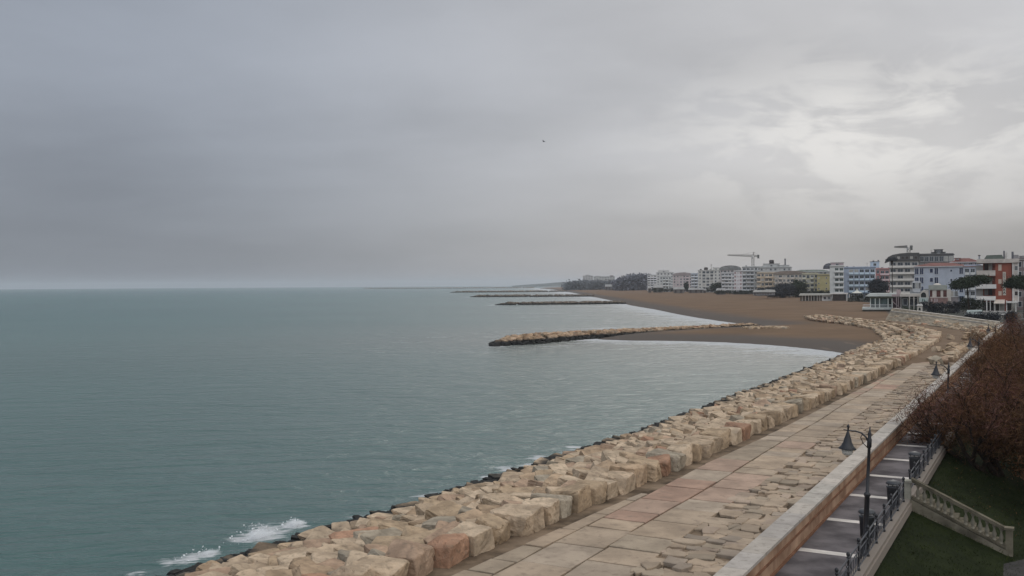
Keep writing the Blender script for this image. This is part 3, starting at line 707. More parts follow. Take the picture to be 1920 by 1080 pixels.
def bare_tree(nm,label,base,h,spread,lean=(0,0),seed=1,ntr=3,red=.3,dens=1.,group=None):
    t=thing(nm,label,"tree",base,0,group); r=random.Random(seed); mb=MB(); tips=[]
    def grow(p,d,L,rad,lev):
        n=4; pts=[p]; q=p; dd=d.copy()
        for i in range(n):
            dd=(dd+Vector((r.gauss(0,.12),r.gauss(0,.12),r.gauss(.03,.08)))).normalized(); q=q+dd*L/n; pts.append(q)
        mb.tube(pts,[rad*(1-.5*i/n) for i in range(n+1)],6 if lev<2 else 4,cap=False)
        if lev>=2: tips.extend(pts[1:])
        if lev<4:
            for j in range(3 if lev<3 else 2):
                s=pts[r.randint(2,n)]; nd=(dd*1.0+Vector((r.gauss(0,.62),r.gauss(0,.62),r.gauss(.12,.35)))).normalized()
                grow(s,nd,L*r.uniform(.58,.82),rad*.56,lev+1)
    for k in range(ntr):
        a_=k*6.28/ntr+r.uniform(-.5,.5); d=Vector((math.cos(a_)*spread+lean[0],math.sin(a_)*spread+lean[1],1.2)).normalized()
        grow(Vector((.25*math.cos(a_),.25*math.sin(a_),-.2)),d,h*.36,.20,0)
    o=mb.build("trunk",bark,t)
    r.shuffle(tips); nr=int(len(tips)*red)
    if nr: leaves("reddish_leaves",tips[:nr],.016,redm,t,int(60*dens),.26,8,seed)
    leaves("crown",tips[nr:],.018,twigm,t,int(84*dens),.34,9,seed+1)
    leaves("lower_foliage",[q*.78 for q in tips[::2]],.022,brownm,t,int(44*dens),.45,7,seed+2)
    return t
LZ=-1.7
bare_tree("tamarisk","nearest wintry tree with reddish twigs leaning over the promenade",W(55,-2.2,LZ),7.4,.7,(-.85,.35),3,5,.6,.24)
bare_tree("tamarisk","dense brown leafless tree right of the stair",W(50.,1.8,LZ),6.5,.75,(0,0),12,5,.15,.9)
bare_tree("tamarisk","brown tree with a red-tinged crown, middle of the park row",W(65,-1.0,LZ),7.2,.75,(-.35,.2),5,5,.3,.36)
bare_tree("tamarisk","tall dark brown tree at the right edge of the photo",W(60,5.0,LZ),9.0,.7,(0,0),7,5,.1,1.0)
bare_tree("tamarisk","brown tree behind the middle trees of the park row",W(79,-1.4,LZ),8.2,.7,(-.25,0),9,5,.2,.45)
bare_tree("tamarisk","farthest brown tree before the reddish shrub",W(97,-.6,LZ),8.0,.7,(-.1,0),15,5,.2,.7)
gb=mat("grass_blade",(.014,.022,.006),.95,.4,.8,col2=(.028,.034,.010),island=.6)
gr_=random.Random(12); cs=[]
for i in range(2600):
    u=gr_.uniform(24,56); v=-4.6+abs(gr_.gauss(0,3.4)); x,y,_=W(u,v)
    cs.append((x,y,-.28-1.36*min(1,max(0,(v+4.7)/3.4))))
o=leaves("grass",cs,.012,gb,None,9,.16,5,91,up=1.6,flat=.12); tag(o,"short dark green grass of the park bank","grass",kind="stuff")
cs=[]
for i in range(500):
    u=gr_.uniform(42,62); v=gr_.uniform(-4.4,3.0); x,y,_=W(u,v); cs.append((x,y,-.26-1.36*min(1,max(0,(v+4.7)/3.4))))
o=leaves("leaf_litter",cs,.022,mat("dead_leaf",(.12,.065,.03),.9,.3,2,island=.5),None,3,.3,1.4,92,flat=.04); tag(o,"brown fallen leaves on the lawn under the trees","leaves",kind="stuff")
# dark hedge plants under the trees
def shrub(nm,label,base,rx,ry,h,m,seed,n=60,size=.06,group=None,cat="shrub",npl=70,sp=.28):
    t=thing(nm,label,cat,base,0,group); r=random.Random(seed); cs=[]; mb=MB()
    for i in range(n):
        a_=r.uniform(0,6.28); q=r.random()**.5; z=h*(.25+.75*r.random())*math.sqrt(max(.05,1-q*q*.8))
        c=Vector((rx*q*math.cos(a_),ry*q*math.sin(a_),z)); cs.append(c)
        if i%3==0: mb.tube([(0,0,0),(c.x*.5,c.y*.5,c.z*.6),c],[.05,.03,.01],4,cap=False)
    mb.build("stems",bark,t); leaves("foliage",cs,size,m,t,npl,sp*min(1.5,max(rx,.8)),1.6,seed); return t
shrub("shrub","reddish shrub behind the end of the promenade wall",W(172,-4.4,-1.0),2.4,2.4,3.8,mat("red_leaf",(.105,.045,.042),.9,.3,1,island=.5),31,70)
shrub("shrub","dark brown thicket under the park trees",W(56,2.2,LZ),3.6,6.0,2.6,twigm,32,120,.06,npl=110)
shrub("shrub","low dark thicket at the right edge below the tall tree",W(66,6.5,LZ),4.0,6.0,3.4,twigm,33,120,.06,npl=110)
shrub("shrub","dark thicket at the far end of the park row",W(108,3.5,-1.5),4.0,8.0,4.2,twigm,34,120,.08,npl=90)
shrub("shrub","dark evergreen thicket beyond the park row at the right edge",W(133,3.5,-1.3),5.0,9.0,5.0,mat("evergreen_dark",(.026,.032,.020),.95,.3,.8,island=.5),35,120,.09,npl=90)
# ------------------------------------------------------------------ the town
glassm=mat("window_glass",(.035,.042,.05),.18,.3,.3,spec=.6)
shut=mat("window_dark",(.05,.04,.036),.6,.3,.5)
framew=mat("frame_white",(.58,.58,.57),.7,.08,1)
_c={}
def plaster(c):
    c=tuple(min(.72,q*1.22) for q in c)
    k="plaster_%d_%d_%d"%tuple(int(q*255) for q in c); return mat(k,c,.9,.09,.35,coord="Object",detail=6)
def roofm(c): return mat("roof_%d_%d_%d"%tuple(int(q*255) for q in c),c,.85,.18,.5,.03,3,coord="Object")
def win_mesh(wd,ht,fm,gl,tag_=""):
    k=(round(wd,2),round(ht,2),fm.name,gl.name)
    if k not in _c:
        a=MB(); f=.09*min(1,wd)+.03
        a.box(-wd/2-f,-wd/2,-.10,.0,-f,ht+f).box(wd/2,wd/2+f,-.10,.0,-f,ht+f).box(-wd/2,wd/2,-.10,0,ht,ht+f).box(-wd/2,wd/2,-.14,0,-f,0)
        if wd>1.3: a.box(-.04,.04,-.07,0,0,ht)
        _c[k]=(a.mesh("window",fm),MB().box(-wd/2,wd/2,-.035,0,0,ht).mesh("pane",gl))
    return _c[k]
blind=mat("pale_blind",(.38,.36,.32),.8,.1,1); curtain=mat("grey_curtain",(.16,.16,.155),.7,.2,1)
wr=random.Random(99)
def window(p,x,y,z,wd,ht,fm=framew,gl=glassm,rz=0):
    q=wr.random()
    if gl is glassm or gl is shut: gl=blind if q<.16 else curtain if q<.36 else gl
    a,b_=win_mesh(wd,ht,fm,gl); o=link("window",a,p,(x,y,z),rz); link("pane",b_,o)
def balcony(p,x,y,z,wd,m,dep=1.25,ht=.95,solid=True):
    k=('b',round(wd,2),m.name,dep,ht,solid)
    if k not in _c:
        a=MB(); a.box(-wd/2,wd/2,-dep,0,-.18,0)
        if solid: a.box(-wd/2,wd/2,-dep,-dep+.12,0,ht).box(-wd/2,-wd/2+.12,-dep+.12,0,0,ht).box(wd/2-.12,wd/2,-dep+.12,0,0,ht)
        else:
            a.box(-wd/2,wd/2,-dep,-dep+.05,ht-.06,ht)
            n=max(2,int(wd/.35))
            for i in range(n+1): q=-wd/2+i*(wd-.04)/n; a.box(q,q+.04,-dep,-dep+.04,0,ht-.06)
        _c[k]=a.mesh("balcony",m)
    link("balcony",_c[k],p,(x,y,z))
def bld(name,label,x0,x1,yt,Yd,col,cols,roof=('flat',(.30,.29,.27)),dep=14,nf=None,zb=-.3,rot=0,win=(1.4,1.8),balc=None,fr=framew,gl=glassm,group=None,fh=3.1,cat="building",extras=(),open_bal=False,side=True,z_first=0.):
    xm=(x0+x1)/2; X_=xat(xm,Yd); az=math.atan2(X_,Yd); Wd=(x1-x0)/F_PX*Yd*math.cos(az); zt=zat(xm,yt,Yd)
    t=thing(name,label,cat,(X_,Yd,zb),-az+rot,group); Ht=zt-zb
    wm=plaster(col); mb=MB(); mb.box(-Wd/2,Wd/2,0,dep,0,Ht); mb.build("wall",wm,t)
    n=nf or max(1,round(Ht/fh)); f_h=Ht/n; cw_=Wd/len(cols); bm_=plaster(balc or tuple(min(.6,q*1.25) for q in col))
    for i in range(n):
        z=i*f_h+z_first
        for j,ch in enumerate(cols):
            x=-Wd/2+cw_*(j+.5)
            if ch=='w': window(t,x,0,z+f_h*.30,min(win[0],cw_*.6),min(win[1],f_h*.52),fr,gl)
            elif ch=='W': window(t,x,0,z+f_h*.14,cw_*.72,f_h*.66,fr,gl)
            elif ch in 'bB' and i>0:
                window(t,x,0,z+.1,cw_*.72,f_h*.72,fr,gl); balcony(t,x,0,z,cw_*(.84 if ch=='b' else 1.0),bm_,1.5,min(1.,f_h*.28),not open_bal)
            elif ch in 'bB': window(t,x,0,z+.1,cw_*.62,f_h*.66,fr,gl)
            elif ch=='s': window(t,x,0,z+f_h*.4,min(.7,cw_*.4),min(.8,f_h*.3),fr,gl)
    if side:
        for i in range(n):
            for j in range(max(1,int(dep/5))):
                for s_ in (-1,1): window(t,s_*Wd/2,2.5+j*5*(1),i*f_h+f_h*.3,1.0,min(1.4,f_h*.5),fr,gl,s_*math.pi/2)
    rc=roofm(roof[1]); o_=.45
    if roof[0]=='flat':
        mb=MB(); mb.box(-Wd/2-o_,Wd/2+o_,-o_,dep+o_,Ht,Ht+.28); mb.build("roof",rc,t)
        mb=MB(); mb.box(-Wd/2,Wd/2,.0,.15,Ht+.28,Ht+.8).box(-Wd/2,-Wd/2+.15,.15,dep,Ht+.28,Ht+.8).box(Wd/2-.15,Wd/2,.15,dep,Ht+.28,Ht+.8); mb.build("parapet",wm,t)
    elif roof[0]=='hip':
        rh=roof[2]; e=min(Wd,dep)*.35; mb=MB()
        v=[(-Wd/2-.7,-.7,Ht),(Wd/2+.7,-.7,Ht),(Wd/2+.7,dep+.7,Ht),(-Wd/2-.7,dep+.7,Ht),(-Wd/2+e,dep*.5,Ht+rh),(Wd/2-e,dep*.5,Ht+rh)]
        mb.add(v,[(0,1,5,4),(1,2,5),(2,3,4,5),(3,0,4),(0,3,2,1)]); mb.build("roof",rc,t)
        MB().box(-Wd/2-.75,Wd/2+.75,-.75,-.55,Ht-.25,Ht).build("gutter",fr,t)
    elif roof[0]=='mansard':
        rh=roof[2]; e=roof[3]; poly=[(-Wd/2-e,Ht-.8),(-Wd/2-e+.5,Ht+.3),(-Wd/2-e*.3,Ht+rh*.5),(-Wd/2+e*.6,Ht+rh*.78),(-Wd/2+e*2,Ht+rh*.94),(-Wd/2+e*3.6,Ht+rh),(Wd/2+.5,Ht+rh),(Wd/2+.5,Ht-.05),(-Wd/2-e*.2,Ht-.05)]
        MB().prism(poly,-1.0,dep).build("roof",rc,t)
        for i in range(6): window(t,-Wd/2+2.2+i*(Wd-3.4)/5,-1.0,Ht+.9,1.3,1.3,mat("dormer_frame",(.20,.19,.18)),shut)
    elif roof[0]=='barrel':
        rh=roof[2]; e=roof[3] if len(roof)>3 else .8; poly=[(-Wd/2-e,Ht)]+[(-(Wd/2+e)*math.cos(math.pi*k/14),Ht+.1+rh*math.sin(math.pi*k/14)**.8) for k in range(1,14)]+[(Wd/2+e,Ht)]
        mb=MB(); mb.prism(poly,-e,dep); mb.build("roof",rc,t)
    if roof[0]=='flat' and not extras or (roof[0]=='flat' and Wd>14):     # lift housings, air units and aerials
        for i in range(max(2,int(Wd/6))):
            x_=wr.uniform(-Wd/2+1,Wd/2-1); y_=wr.uniform(1.5,dep-2)
            if wr.random()<.5: MB().box(x_-.7,x_+.7,y_-.5,y_+.5,Ht+.28,Ht+.28+wr.uniform(.8,1.5)).build("air_unit",mat("unit_grey",(.24,.24,.235)),t)
            else: hh2=wr.uniform(1.8,3.2); MB().tube([(x_,y_,Ht+.2),(x_,y_,Ht+hh2)],.05,4).tube([(x_-.6,y_,Ht+hh2-.3),(x_+.6,y_,Ht+hh2-.3)],.035,4).build("aerial",shut,t)
    if wr.random()<.6 and Yd>400:      # awning across the ground floor
        aw=wr.choice([(.42,.40,.34),(.30,.16,.12),(.16,.22,.30),(.45,.42,.36)])
        MB().prism([(-Wd/2+.8,3.0),(Wd/2-.8,3.0),(Wd/2-.8,2.85),(-Wd/2+.8,2.85)],-2.4,-.05).build("awning",plaster(aw),t)
    tp=Ht+(.28 if roof[0]=='flat' else (roof[2]*.5 if len(roof)>2 else 0))
    for ex in extras:
        px0,px1,py,k=ex[:4]; ec=ex[4] if len(ex)>4 else col
        a_=(px0-xm)/F_PX*Yd*math.cos(az); b_=(px1-xm)/F_PX*Yd*math.cos(az); zt2=zat(xm,py,Yd)-zb
        if zt2<=tp: zt2=tp+.5
        if k=='house':
            o=MB().box(a_,b_,2,7,tp-.1,zt2).build("stair_house",plaster(ec),t); MB().box(a_-.3,b_+.3,1.7,7.3,zt2,zt2+.2).build("roof_slab",rc,o); window(o,(a_+b_)/2,2,tp+(zt2-tp)*.3,min(1.4,(b_-a_)*.5),(zt2-tp)*.4)
        elif k=='chimney': o=MB().box(a_,b_,3,3+max(.8,b_-a_),tp-.3,zt2-.3).build("chimney",plaster(ec),t); MB().box(a_-.15,b_+.15,2.85,3.15+max(.8,b_-a_),zt2-.3,zt2).build("chimney_cap",shut,o)
        elif k=='tank': o=MB().lathe([(tp-.1,(b_-a_)/2*.9),(zt2-.6,(b_-a_)/2*.9),(zt2-.5,(b_-a_)/2),(zt2,(b_-a_)*.3)],x=(a_+b_)/2,y=4,n=12).build("water_tank",shut,t)
        elif k=='mast': MB().tube([((a_+b_)/2,3,tp-.1),((a_+b_)/2,3,zt2)],.09,6).tube([((a_+b_)/2-.7,3,zt2-.5),((a_+b_)/2+.7,3,zt2-.5)],.05,4).build("aerial",shut,t)
    return t,Wd,Ht
BG="apartment blocks and hotels behind the beach"
def BB(*a,**k): k.setdefault('group',BG); return bld(*a,**k)
# far end, left to right
BB("hotel_block","small grey block at the far left end of the town",1093,1112,517.5,1900,(.34,.34,.33),"wwww",extras=((1098,1106,515.5,'house'),),side=False)
BB("hotel_block","long grey block second from the left end of the town",1113,1153,519,1800,(.36,.36,.34),"wwwwwwww",extras=((1116,1126,517.5,'house'),(1143,1151,516.5,'tank')),side=False)
BB("hotel_block","white block with long balcony bands right of the dark far wood",1214,1237,516,1250,(.50,.50,.49),"BBBB",side=False,extras=((1217,1222,514.5,'house'),))
BB("hotel_block","grey block with a flat penthouse, behind the two small white beach huts",1231,1263,511.5,1180,(.44,.44,.42),"wwwww",extras=((1234,1255,507.5,'house',(.46,.45,.42)),(1243,1245,504.5,'mast')),side=False)
BB("hotel_block","light grey low block before the penthouse block",1237,1259,519,1080,(.43,.44,.42),"wbbw",side=False)
BB("hotel_block","pinkish block with two rounded roofs",1262,1298,516,1080,(.42,.36,.35),"wwwwbw",('barrel',(.30,.26,.25),3.0),extras=((1281,1286,510.5,'chimney'),),side=False)
BB("hotel_block","pale blue-grey narrow block with white balconies",1296,1313,513.5,1040,(.36,.40,.45),"BbB",balc=(.55,.56,.57),side=False)
BB("hotel_block","cream block with a big grey-green glazed panel",1309,1353,507.5,990,(.44,.43,.39),"wWWWww",extras=((1312,1316,504,'tank'),(1320,1328,501,'tank'),(1333,1335,496,'chimney'),(1337,1349,502,'house')),side=False)
BB("hotel_block","pinkish-grey block with a dark arched roof",1350,1389,506,930,(.39,.35,.33),"wbwwbw",('barrel',(.20,.20,.19),4.2),side=False)
BB("hotel_block","pale block with white rounded balconies behind the dark tree",1353,1378,512,900,(.46,.46,.45),"bBBw",balc=(.52,.52,.51),side=False)
BB("hotel_block","white block striped with pink columns",1376,1402,508.5,860,(.50,.48,.47),"wswsw",gl=mat("pink_panel",(.34,.22,.21),.8,.2,1),win=(1.6,2.6),side=False)
BB("hotel_block","grey flat-roofed block under the long crane",1392,1436,501,790,(.41,.41,.39),"bbBwBw",('flat',(.24,.24,.23)),balc=(.48,.48,.47),dep=20)
BB("hotel_block","stepped grey upper block with a dark tank and a tall chimney on top",1424,1484,502,760,(.38,.38,.36),"wwwwwww",('flat',(.25,.25,.24)),extras=((1431,1462,494.5,'house',(.38,.38,.36)),(1442,1452,487,'tank'),(1471,1474,485,'chimney',(.15,.15,.15)),(1458,1480,497.5,'house',(.44,.44,.42))),dep=20)
BB("hotel_block","apricot block with open loggias left of the round dark trees",1419,1456,512,690,(.42,.34,.24),"BwBBw",balc=(.50,.42,.32),extras=((1440,1448,510,'house'),))
BB("hotel_block","beige block with arched roofs behind the round dark trees",1452,1512,514,665,(.40,.36,.30),"wbwwbwwb",('barrel',(.22,.18,.15),2.2),balc=(.47,.42,.37))
BB("hotel_block","grey-green roofed long block behind the yellow houses",1486,1558,509,690,(.36,.36,.33),"wwwwwwwwww",('hip',(.13,.15,.13),1.4),dep=16)
BB("hotel_block","yellow and cream block with white balconies",1504,1534,514,625,(.44,.40,.26),"bWbw",balc=(.52,.50,.42))
BB("hotel_block","ochre block with blank olive walls left of the white hotel",1532,1560,516,610,(.34,.29,.15),"snsn",balc=(.48,.46,.38),extras=((1536,1544,513,'house',(.42,.40,.33)),))
t,wd_,ht_=BB("hotel","white hotel with green-tinted balconies and a pink penthouse",1556,1582,500,548,(.50,.50,.47),"nBB",balc=(.55,.55,.52),gl=mat("green_glass",(.07,.095,.085),.3,.3,.4),extras=((1558,1582,492.5,'house',(.36,.29,.29)),))
def halfdome(t,x,r0,z0,z1,m):
    MB().lathe([(z0,r0),(z0+(z1-z0)*.5,r0*.92),(z0+(z1-z0)*.85,r0*.55),(z1,.1)],x=x,y=4,n=14).build("round_roof",m,t)
halfdome(t,-wd_/2-.5,3.2,ht_-1.2,ht_+2.2,roofm((.10,.10,.11)))
BB("hotel","light blue hotel with four floors of pale balconies",1581,1641,502.5,560,(.31,.35,.42),"nbbbbb",('flat',(.16,.18,.21)),balc=(.46,.54,.64),nf=5,extras=((1632,1649,491,'house',(.40,.46,.53)),(1636,1640,488.5,'tank'),(1646,1648,488,'chimney',(.14,.14,.15)),(1600,1602,498,'mast')),dep=18)
BB("hotel_block","red and pink block between the blue hotel and the large grey one",1642,1676,505,590,(.33,.13,.12),"wBBw",balc=(.50,.38,.37))
t,wd_,ht_=BB("hotel","large grey-beige hotel with long pale balcony bands and dark roof storey",1668,1722,489,492,(.33,.31,.28),"BBBB",('mansard',(.085,.082,.078),4.0,2.4),balc=(.50,.47,.42),dep=16)
t,wd_,ht_=BB("hotel_block","dark glazed roof storey with a stepped black tower behind the blue-grey hotel",1715,1788,478,500,(.12,.115,.11),"WWWWWWWW",('flat',(.07,.07,.07)),extras=((1747,1773,473,'house',(.10,.10,.10)),(1752,1768,468,'house',(.075,.075,.075))),nf=6,dep=16)
t,wd_,ht_=BB("hotel","pale blue-grey hotel with a brick-red roof and tall dark blue windows",1714,1816,499,412,(.33,.35,.385),"WWnwWnnsnWW",('hip',(.17,.075,.062),1.6),gl=mat("blue_glass",(.035,.045,.085),.25,.3,.3),nf=4,win=(1.6,1.7),dep=18)
BB("hotel_block","brick-red roofed house behind the blue-grey hotel",1784,1836,491,430,(.30,.26,.27),"wwwww",('hip',(.16,.065,.055),1.8),extras=((1790,1800,484,'house',(.30,.12,.10)),))
BB("hotel_block","blue-grey house with an open pale balcony, left of the red hotel",1808,1840,500,372,(.30,.32,.37),"bbW",('flat',(.27,.17,.15)),balc=(.44,.44,.42),extras=((1835,1838,478,'chimney',(.25,.26,.28)),))
# the red hotel
Yr=287; t,wd_,ht_=bld("red_hotel","brick-red hotel with a tall white vertical sign and pale balconies",1842,1906,492,Yr,(.285,.092,.058),"",('flat',(.38,.34,.30)),dep=16,group=None,cat="hotel") if False else (None,0,0)
xm=1866; X_=xat(xm,Yr); az=math.atan2(X_,Yr); k_=Yr*math.cos(az)/F_PX
def lx(px): return (px-xm)*k_
def lz(py): return zat(xm,py,Yr)+.2
t=thing("red_hotel","brick-red hotel with a tall white vertical sign and pale balconies","hotel",(X_,Yr,-.2),-az)
redp=mat("red_plaster",(.28,.092,.062),.9,.12,.4); redd=mat("red_plaster_dark",(.20,.064,.046),.9,.12,.4); bei=mat("beige_concrete",(.50,.445,.39),.9,.16,.7); wht=mat("white_paint",(.64,.61,.565),.8,.08,1)
mb=MB(); mb.box(lx(1866),lx(1897),0,16,0,lz(493)); mb.box(lx(1843),lx(1866),2.2,16,0,lz(493)); mb.build("wall",redp,t)
MB().box(lx(1893),lx(1896.5),-.25,0,3.2,lz(496)).build("corner_rib",redp,t)
MB().box(lx(1829),lx(1843),1.8,15,0,lz(497)).build("rear_wing",mat("wing_grey",(.32,.31,.29),.9,.12,.5),t)
MB().box(lx(1831),lx(1911),-.8,17,lz(493),lz(485.5)).build("roof_band",bei,t)
mb=MB(); mb.prism([(lx(1845),lz(485.5)),(lx(1850),lz(478)),(lx(1879),lz(477.5)),(lx(1883),lz(485.5))],2,14); mb.build("roof",roofm((.12,.14,.12)),t)
for a_,b_,y in ((1881.5,1884.5,470),(1897,1901,472)): MB().box(lx(a_),lx(b_),3,4.5,lz(486),lz(y)).build("chimney",mat("chimney_grey",(.12,.12,.13)),t)
MB().box(lx(1885),lx(1889),4,6,lz(486),lz(473)).build("chimney",wht,t)
MB().box(lx(1901),lx(1910),3,9,lz(486),lz(478)).build("roof_house",mat("rooftop_grey",(.25,.24,.24)),t)
for y0,y1,xa,xb,m in ((507,517,1831,1866.5,bei),(533,541,1830,1868,wht),(555,562,1830,1867,wht)):
    mb=MB(); mb.box(lx(xa),lx(xb),-1.6,1.8,lz(y1),lz(y1)+.25); mb.box(lx(xa),lx(xb),-1.6,-1.42,lz(y1)+.25,lz(y0)); mb.box(lx(xb)-.16,lx(xb),-1.42,0,lz(y1)+.25,lz(y0)); mb.box(lx(xa),lx(xa)+.16,-1.42,1.8,lz(y1)+.25,lz(y0)); mb.build("balcony",m,t)
for y0,y1 in ((496,508),(519,534),(542,555)):
    for xc in (1849,1857): window(t,lx(xc),2.2,lz(y1)+.2,1.0,2.0,redd,shut)
for y0,y1 in ((496,507.5),(523.5,532),(546,554)):
    MB().box(lx(1872),lx(1878),-.07,0,lz(y1),lz(y0)).build("shutter",mat("pale_shutter",(.52,.42,.34),.8,.08,2),t)
sg=MB().box(lx(1880.2),lx(1886),-.45,-.26,lz(553.5),lz(510)).build("sign",mat("sign_board",(.52,.47,.40),.6,.05,1),t)
def letters(parent,word,x,y,ztop,size,step,m,name="lettering"):
    z=ztop
    for ch in word:
        cu=bpy.data.curves.new("t",'FONT'); cu.body=ch; cu.size=size; cu.align_x='CENTER'; cu.extrude=.02; cu.offset=.02
        o=bpy.data.objects.new("t",cu); COL.objects.link(o); dg=bpy.context.evaluated_depsgraph_get(); me=bpy.data.meshes.new_from_object(o.evaluated_get(dg)); bpy.data.objects.remove(o)
        me.materials.append(m); q=link(name,me,parent,(x,y,z-size*.72)); q.rotation_euler=(math.pi/2,0,0); z-=step
letters(sg,"HOTEL",lx(1883),-.48,lz(512.5),.62,.58,mat("letter_grey",(.20,.17,.15)))
letters(sg,"SARA",lx(1883),-.48,lz(530),1.0,.86,mat("letter_black",(.015,.015,.015)))
MB().box(lx(1898),lx(1910),-.3,14,2.8,lz(493.5)).build("side_wing",bei,t)
MB().box(lx(1898),lx(1900),-.5,-.3,2.8,lz(494)).box(lx(1908),lx(1910),-.5,-.3,2.8,lz(494)).build("pilaster",wht,t)
for y in (504,527,551): window(t,lx(1905),-.3,lz(y+3.),.8,1.2,wht,shut)
# ground floor: arches, awning, terrace
mb=MB()
for a_,b_ in ((1839.5,1841),(1849,1851),(1856,1857.5),(1864,1865.5),(1886,1888),(1903,1905)): mb.box(lx(a_),lx(b_),-2.4,-2.0,0,lz(563))
mb.box(lx(1839),lx(1866),-2.6,1.8,lz(563),lz(560)); mb.box(lx(1886),lx(1908),-3.2,-.5,lz(567.5),lz(564.5)); mb.build("porch",wht,t)
mb=MB(); mb.add([(lx(1866),0,lz(561.5)),(lx(1884),0,lz(561.5)),(lx(1883.5),-3.4,lz(567.5)),(lx(1863),-3.4,lz(567.5)),(lx(1866),0,lz(561.5)-.1),(lx(1884),0,lz(561.5)-.1),(lx(1883.5),-3.4,lz(567.5)-.25),(lx(1863),-3.4,lz(567.5)-.25)],[(0,1,2,3),(7,6,5,4),(3,2,6,7),(0,3,7,4),(1,5,6,2)]); mb.build("awning",mat("awning_cloth",(.60,.52,.44),.8,.04,1),t)
for xc,ww in ((1845,3.0),(1853,1.6),(1860,1.6),(1870,2.0),(1878,2.4),(1892,2.4)): window(t,lx(xc),0 if xc>1866 else 2.2,.2,ww/2,2.4,wht,shut)
BB("hotel_block","dim brown-grey block cut by the right edge of the photo",1907,1960,487,305,(.17,.14,.135),"wwwww",balc=(.28,.26,.25),extras=((1912,1930,480,'house',(.22,.21,.22)),))
# low front row
def low(name,label,x0,x1,yt,yb,Yd,zb=None,cat="building",group=None):
    xm=(x0+x1)/2; X_=xat(xm,Yd); az=math.atan2(X_,Yd); k=Yd*math.cos(az)/F_PX; zb=zat(xm,yb,Yd) if zb is None else zb
    t=thing(name,label,cat,(X_,Yd,zb),-az,group); return t,(lambda px:(px-xm)*k),(lambda py:zat(xm,py,Yd)-zb)
greenw=mat("pale_green_white",(.56,.585,.54),.8,.08,.6); darkin=mat("dark_interior",(.03,.034,.032),.7,.4,.5); cream=mat("cream_plaster",(.52,.48,.42),.9,.1,.5)
t,a,z=low("beach_pavilion","white glazed beach pavilion on a pale terrace at the sand's edge",1617,1688,550.5,580,316)
MB().box(a(1617),a(1690),-3,9,z(580)-1.6,z(580)).build("plinth",mat("plinth_dark",(.10,.095,.08)),t)
MB().box(a(1616.5),a(1689),-3.4,9,z(580),z(576.5)).build("terrace",greenw,t)
MB().box(a(1632),a(1686),.6,9,z(576.5),z(556)).build("wall",darkin,t)
MB().prism([(a(1622),z(555.5)),(a(1630),z(550)),(a(1684),z(550)),(a(1689),z(555.5))],-1.5,9.5).build("roof",greenw,t)
MB().box(a(1630),a(1687),.2,.6,z(559.5),z(555.5)).build("fascia",mat("olive_band",(.17,.18,.13)),t)
for xc in (1632,1641,1649,1665,1672.5,1678): MB().box(a(xc-1.1),a(xc+1.1),.25,.6,z(576.5),z(559.5)).build("post",greenw,t)
for xa,xb in ((1634,1640),(1643,1647),(1651,1664)): MB().box(a(xa),a(xb),.5,.58,z(575.5),z(560.5)).build("window_pane",mat("aqua_glass",(.09,.12,.115),.25,.4,.4),t)
mb=MB(); n=46
for i in range(n+1): q=a(1618)+(a(1686)-a(1618))*i/n; mb.box(q,q+.05,-3.2,-3.15,z(576.5),z(571)); 
mb.box(a(1618),a(1686),-3.22,-3.14,z(571),z(570.4)); mb.build("railing",framew,t)
t,a,z=low("beach_stair","pinkish stair and columns between the pavilion and the cream terrace house",1670,1692,543,580,306)
pk=mat("pink_plaster",(.40,.32,.31),.9,.12,.6)
mb=MB()
for i in range(9): mb.box(a(1672)+i*.35,a(1673.5)+i*.35+.2,-.5,1.5,z(566)-i*.33,z(564.5)-i*.33)
mb.build("steps",pk,t)
for xc in (1681,1684.5,1690): MB().box(a(xc-.9),a(xc+.9),-.2,.3,0,z(556)).build("column",pk,t)
MB().box(a(1672),a(1692),-.4,4,z(556),z(552)).build("slab",pk,t); MB().box(a(1681),a(1689),0,3,z(552),z(543)).build("turret",pk,t); MB().box(a(1674),a(1688),.6,4,0,z(558)).build("rear_wall",mat("maroon_dark",(.07,.04,.045)),t)
t,a,z=low("terrace_house","cream open terrace house with white posts and planted beds",1690,1728,551,583,300)
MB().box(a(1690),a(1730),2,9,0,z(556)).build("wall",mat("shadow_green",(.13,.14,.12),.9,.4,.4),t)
MB().box(a(1687),a(1730),-.6,9,z(556),z(551)).build("beam",cream,t)
for xc in (1705,1713.5,1721): MB().box(a(xc-1),a(xc+1),-.5,0,0,z(556)).build("post",cream,t)
for xc in (1697,1709,1717): window(t,a(xc),2,z(572),1.2,1.9)
cs=[(a(1692)+i*.4,-.2,.5+.3*math.sin(i)) for i in range(14)]; leaves("planting",cs,.10,mat("bed_green",(.05,.065,.03),.95,.3,1,island=.4),t,50,.3,1.5,77)
t,a,z=low("seafront_villa","cream seafront villa with an arch, red-brown openings and a roof terrace",1722,1797,535,573,292)
MB().box(a(1743),a(1783),0,10,z(573),z(543)).build("wall",cream,t)
MB().prism([(a(1724),0),(a(1724),z(552)),(a(1727),z(546.5)),(a(1731),z(544.3)),(a(1736),z(545)),(a(1741),z(543.5)),(a(1742.7),0)],.3,9).build("arched_wing",cream,t)
MB().prism([(a(1726.5),z(557.5)),(a(1726.5),z(552)),(a(1729),z(548.6)),(a(1732),z(548)),(a(1735),z(549.5)),(a(1736.5),z(553)),(a(1736.5),z(557.5))],.24,.34).build("arch_opening",darkin,t)
MB().box(a(1741),a(1776),-.4,10,z(543),z(534.5)).build("roof_parapet",mat("terrace_grey_green",(.31,.32,.28),.9,.12,.5),t)
MB().lathe([(z(534.5),1.1),(z(532.5),.9),(z(531),.3)],x=a(1757),y=3,n=14).build("dome",cream,t)
rb=mat("redbrown_opening",(.10,.045,.038),.7,.3,.6)
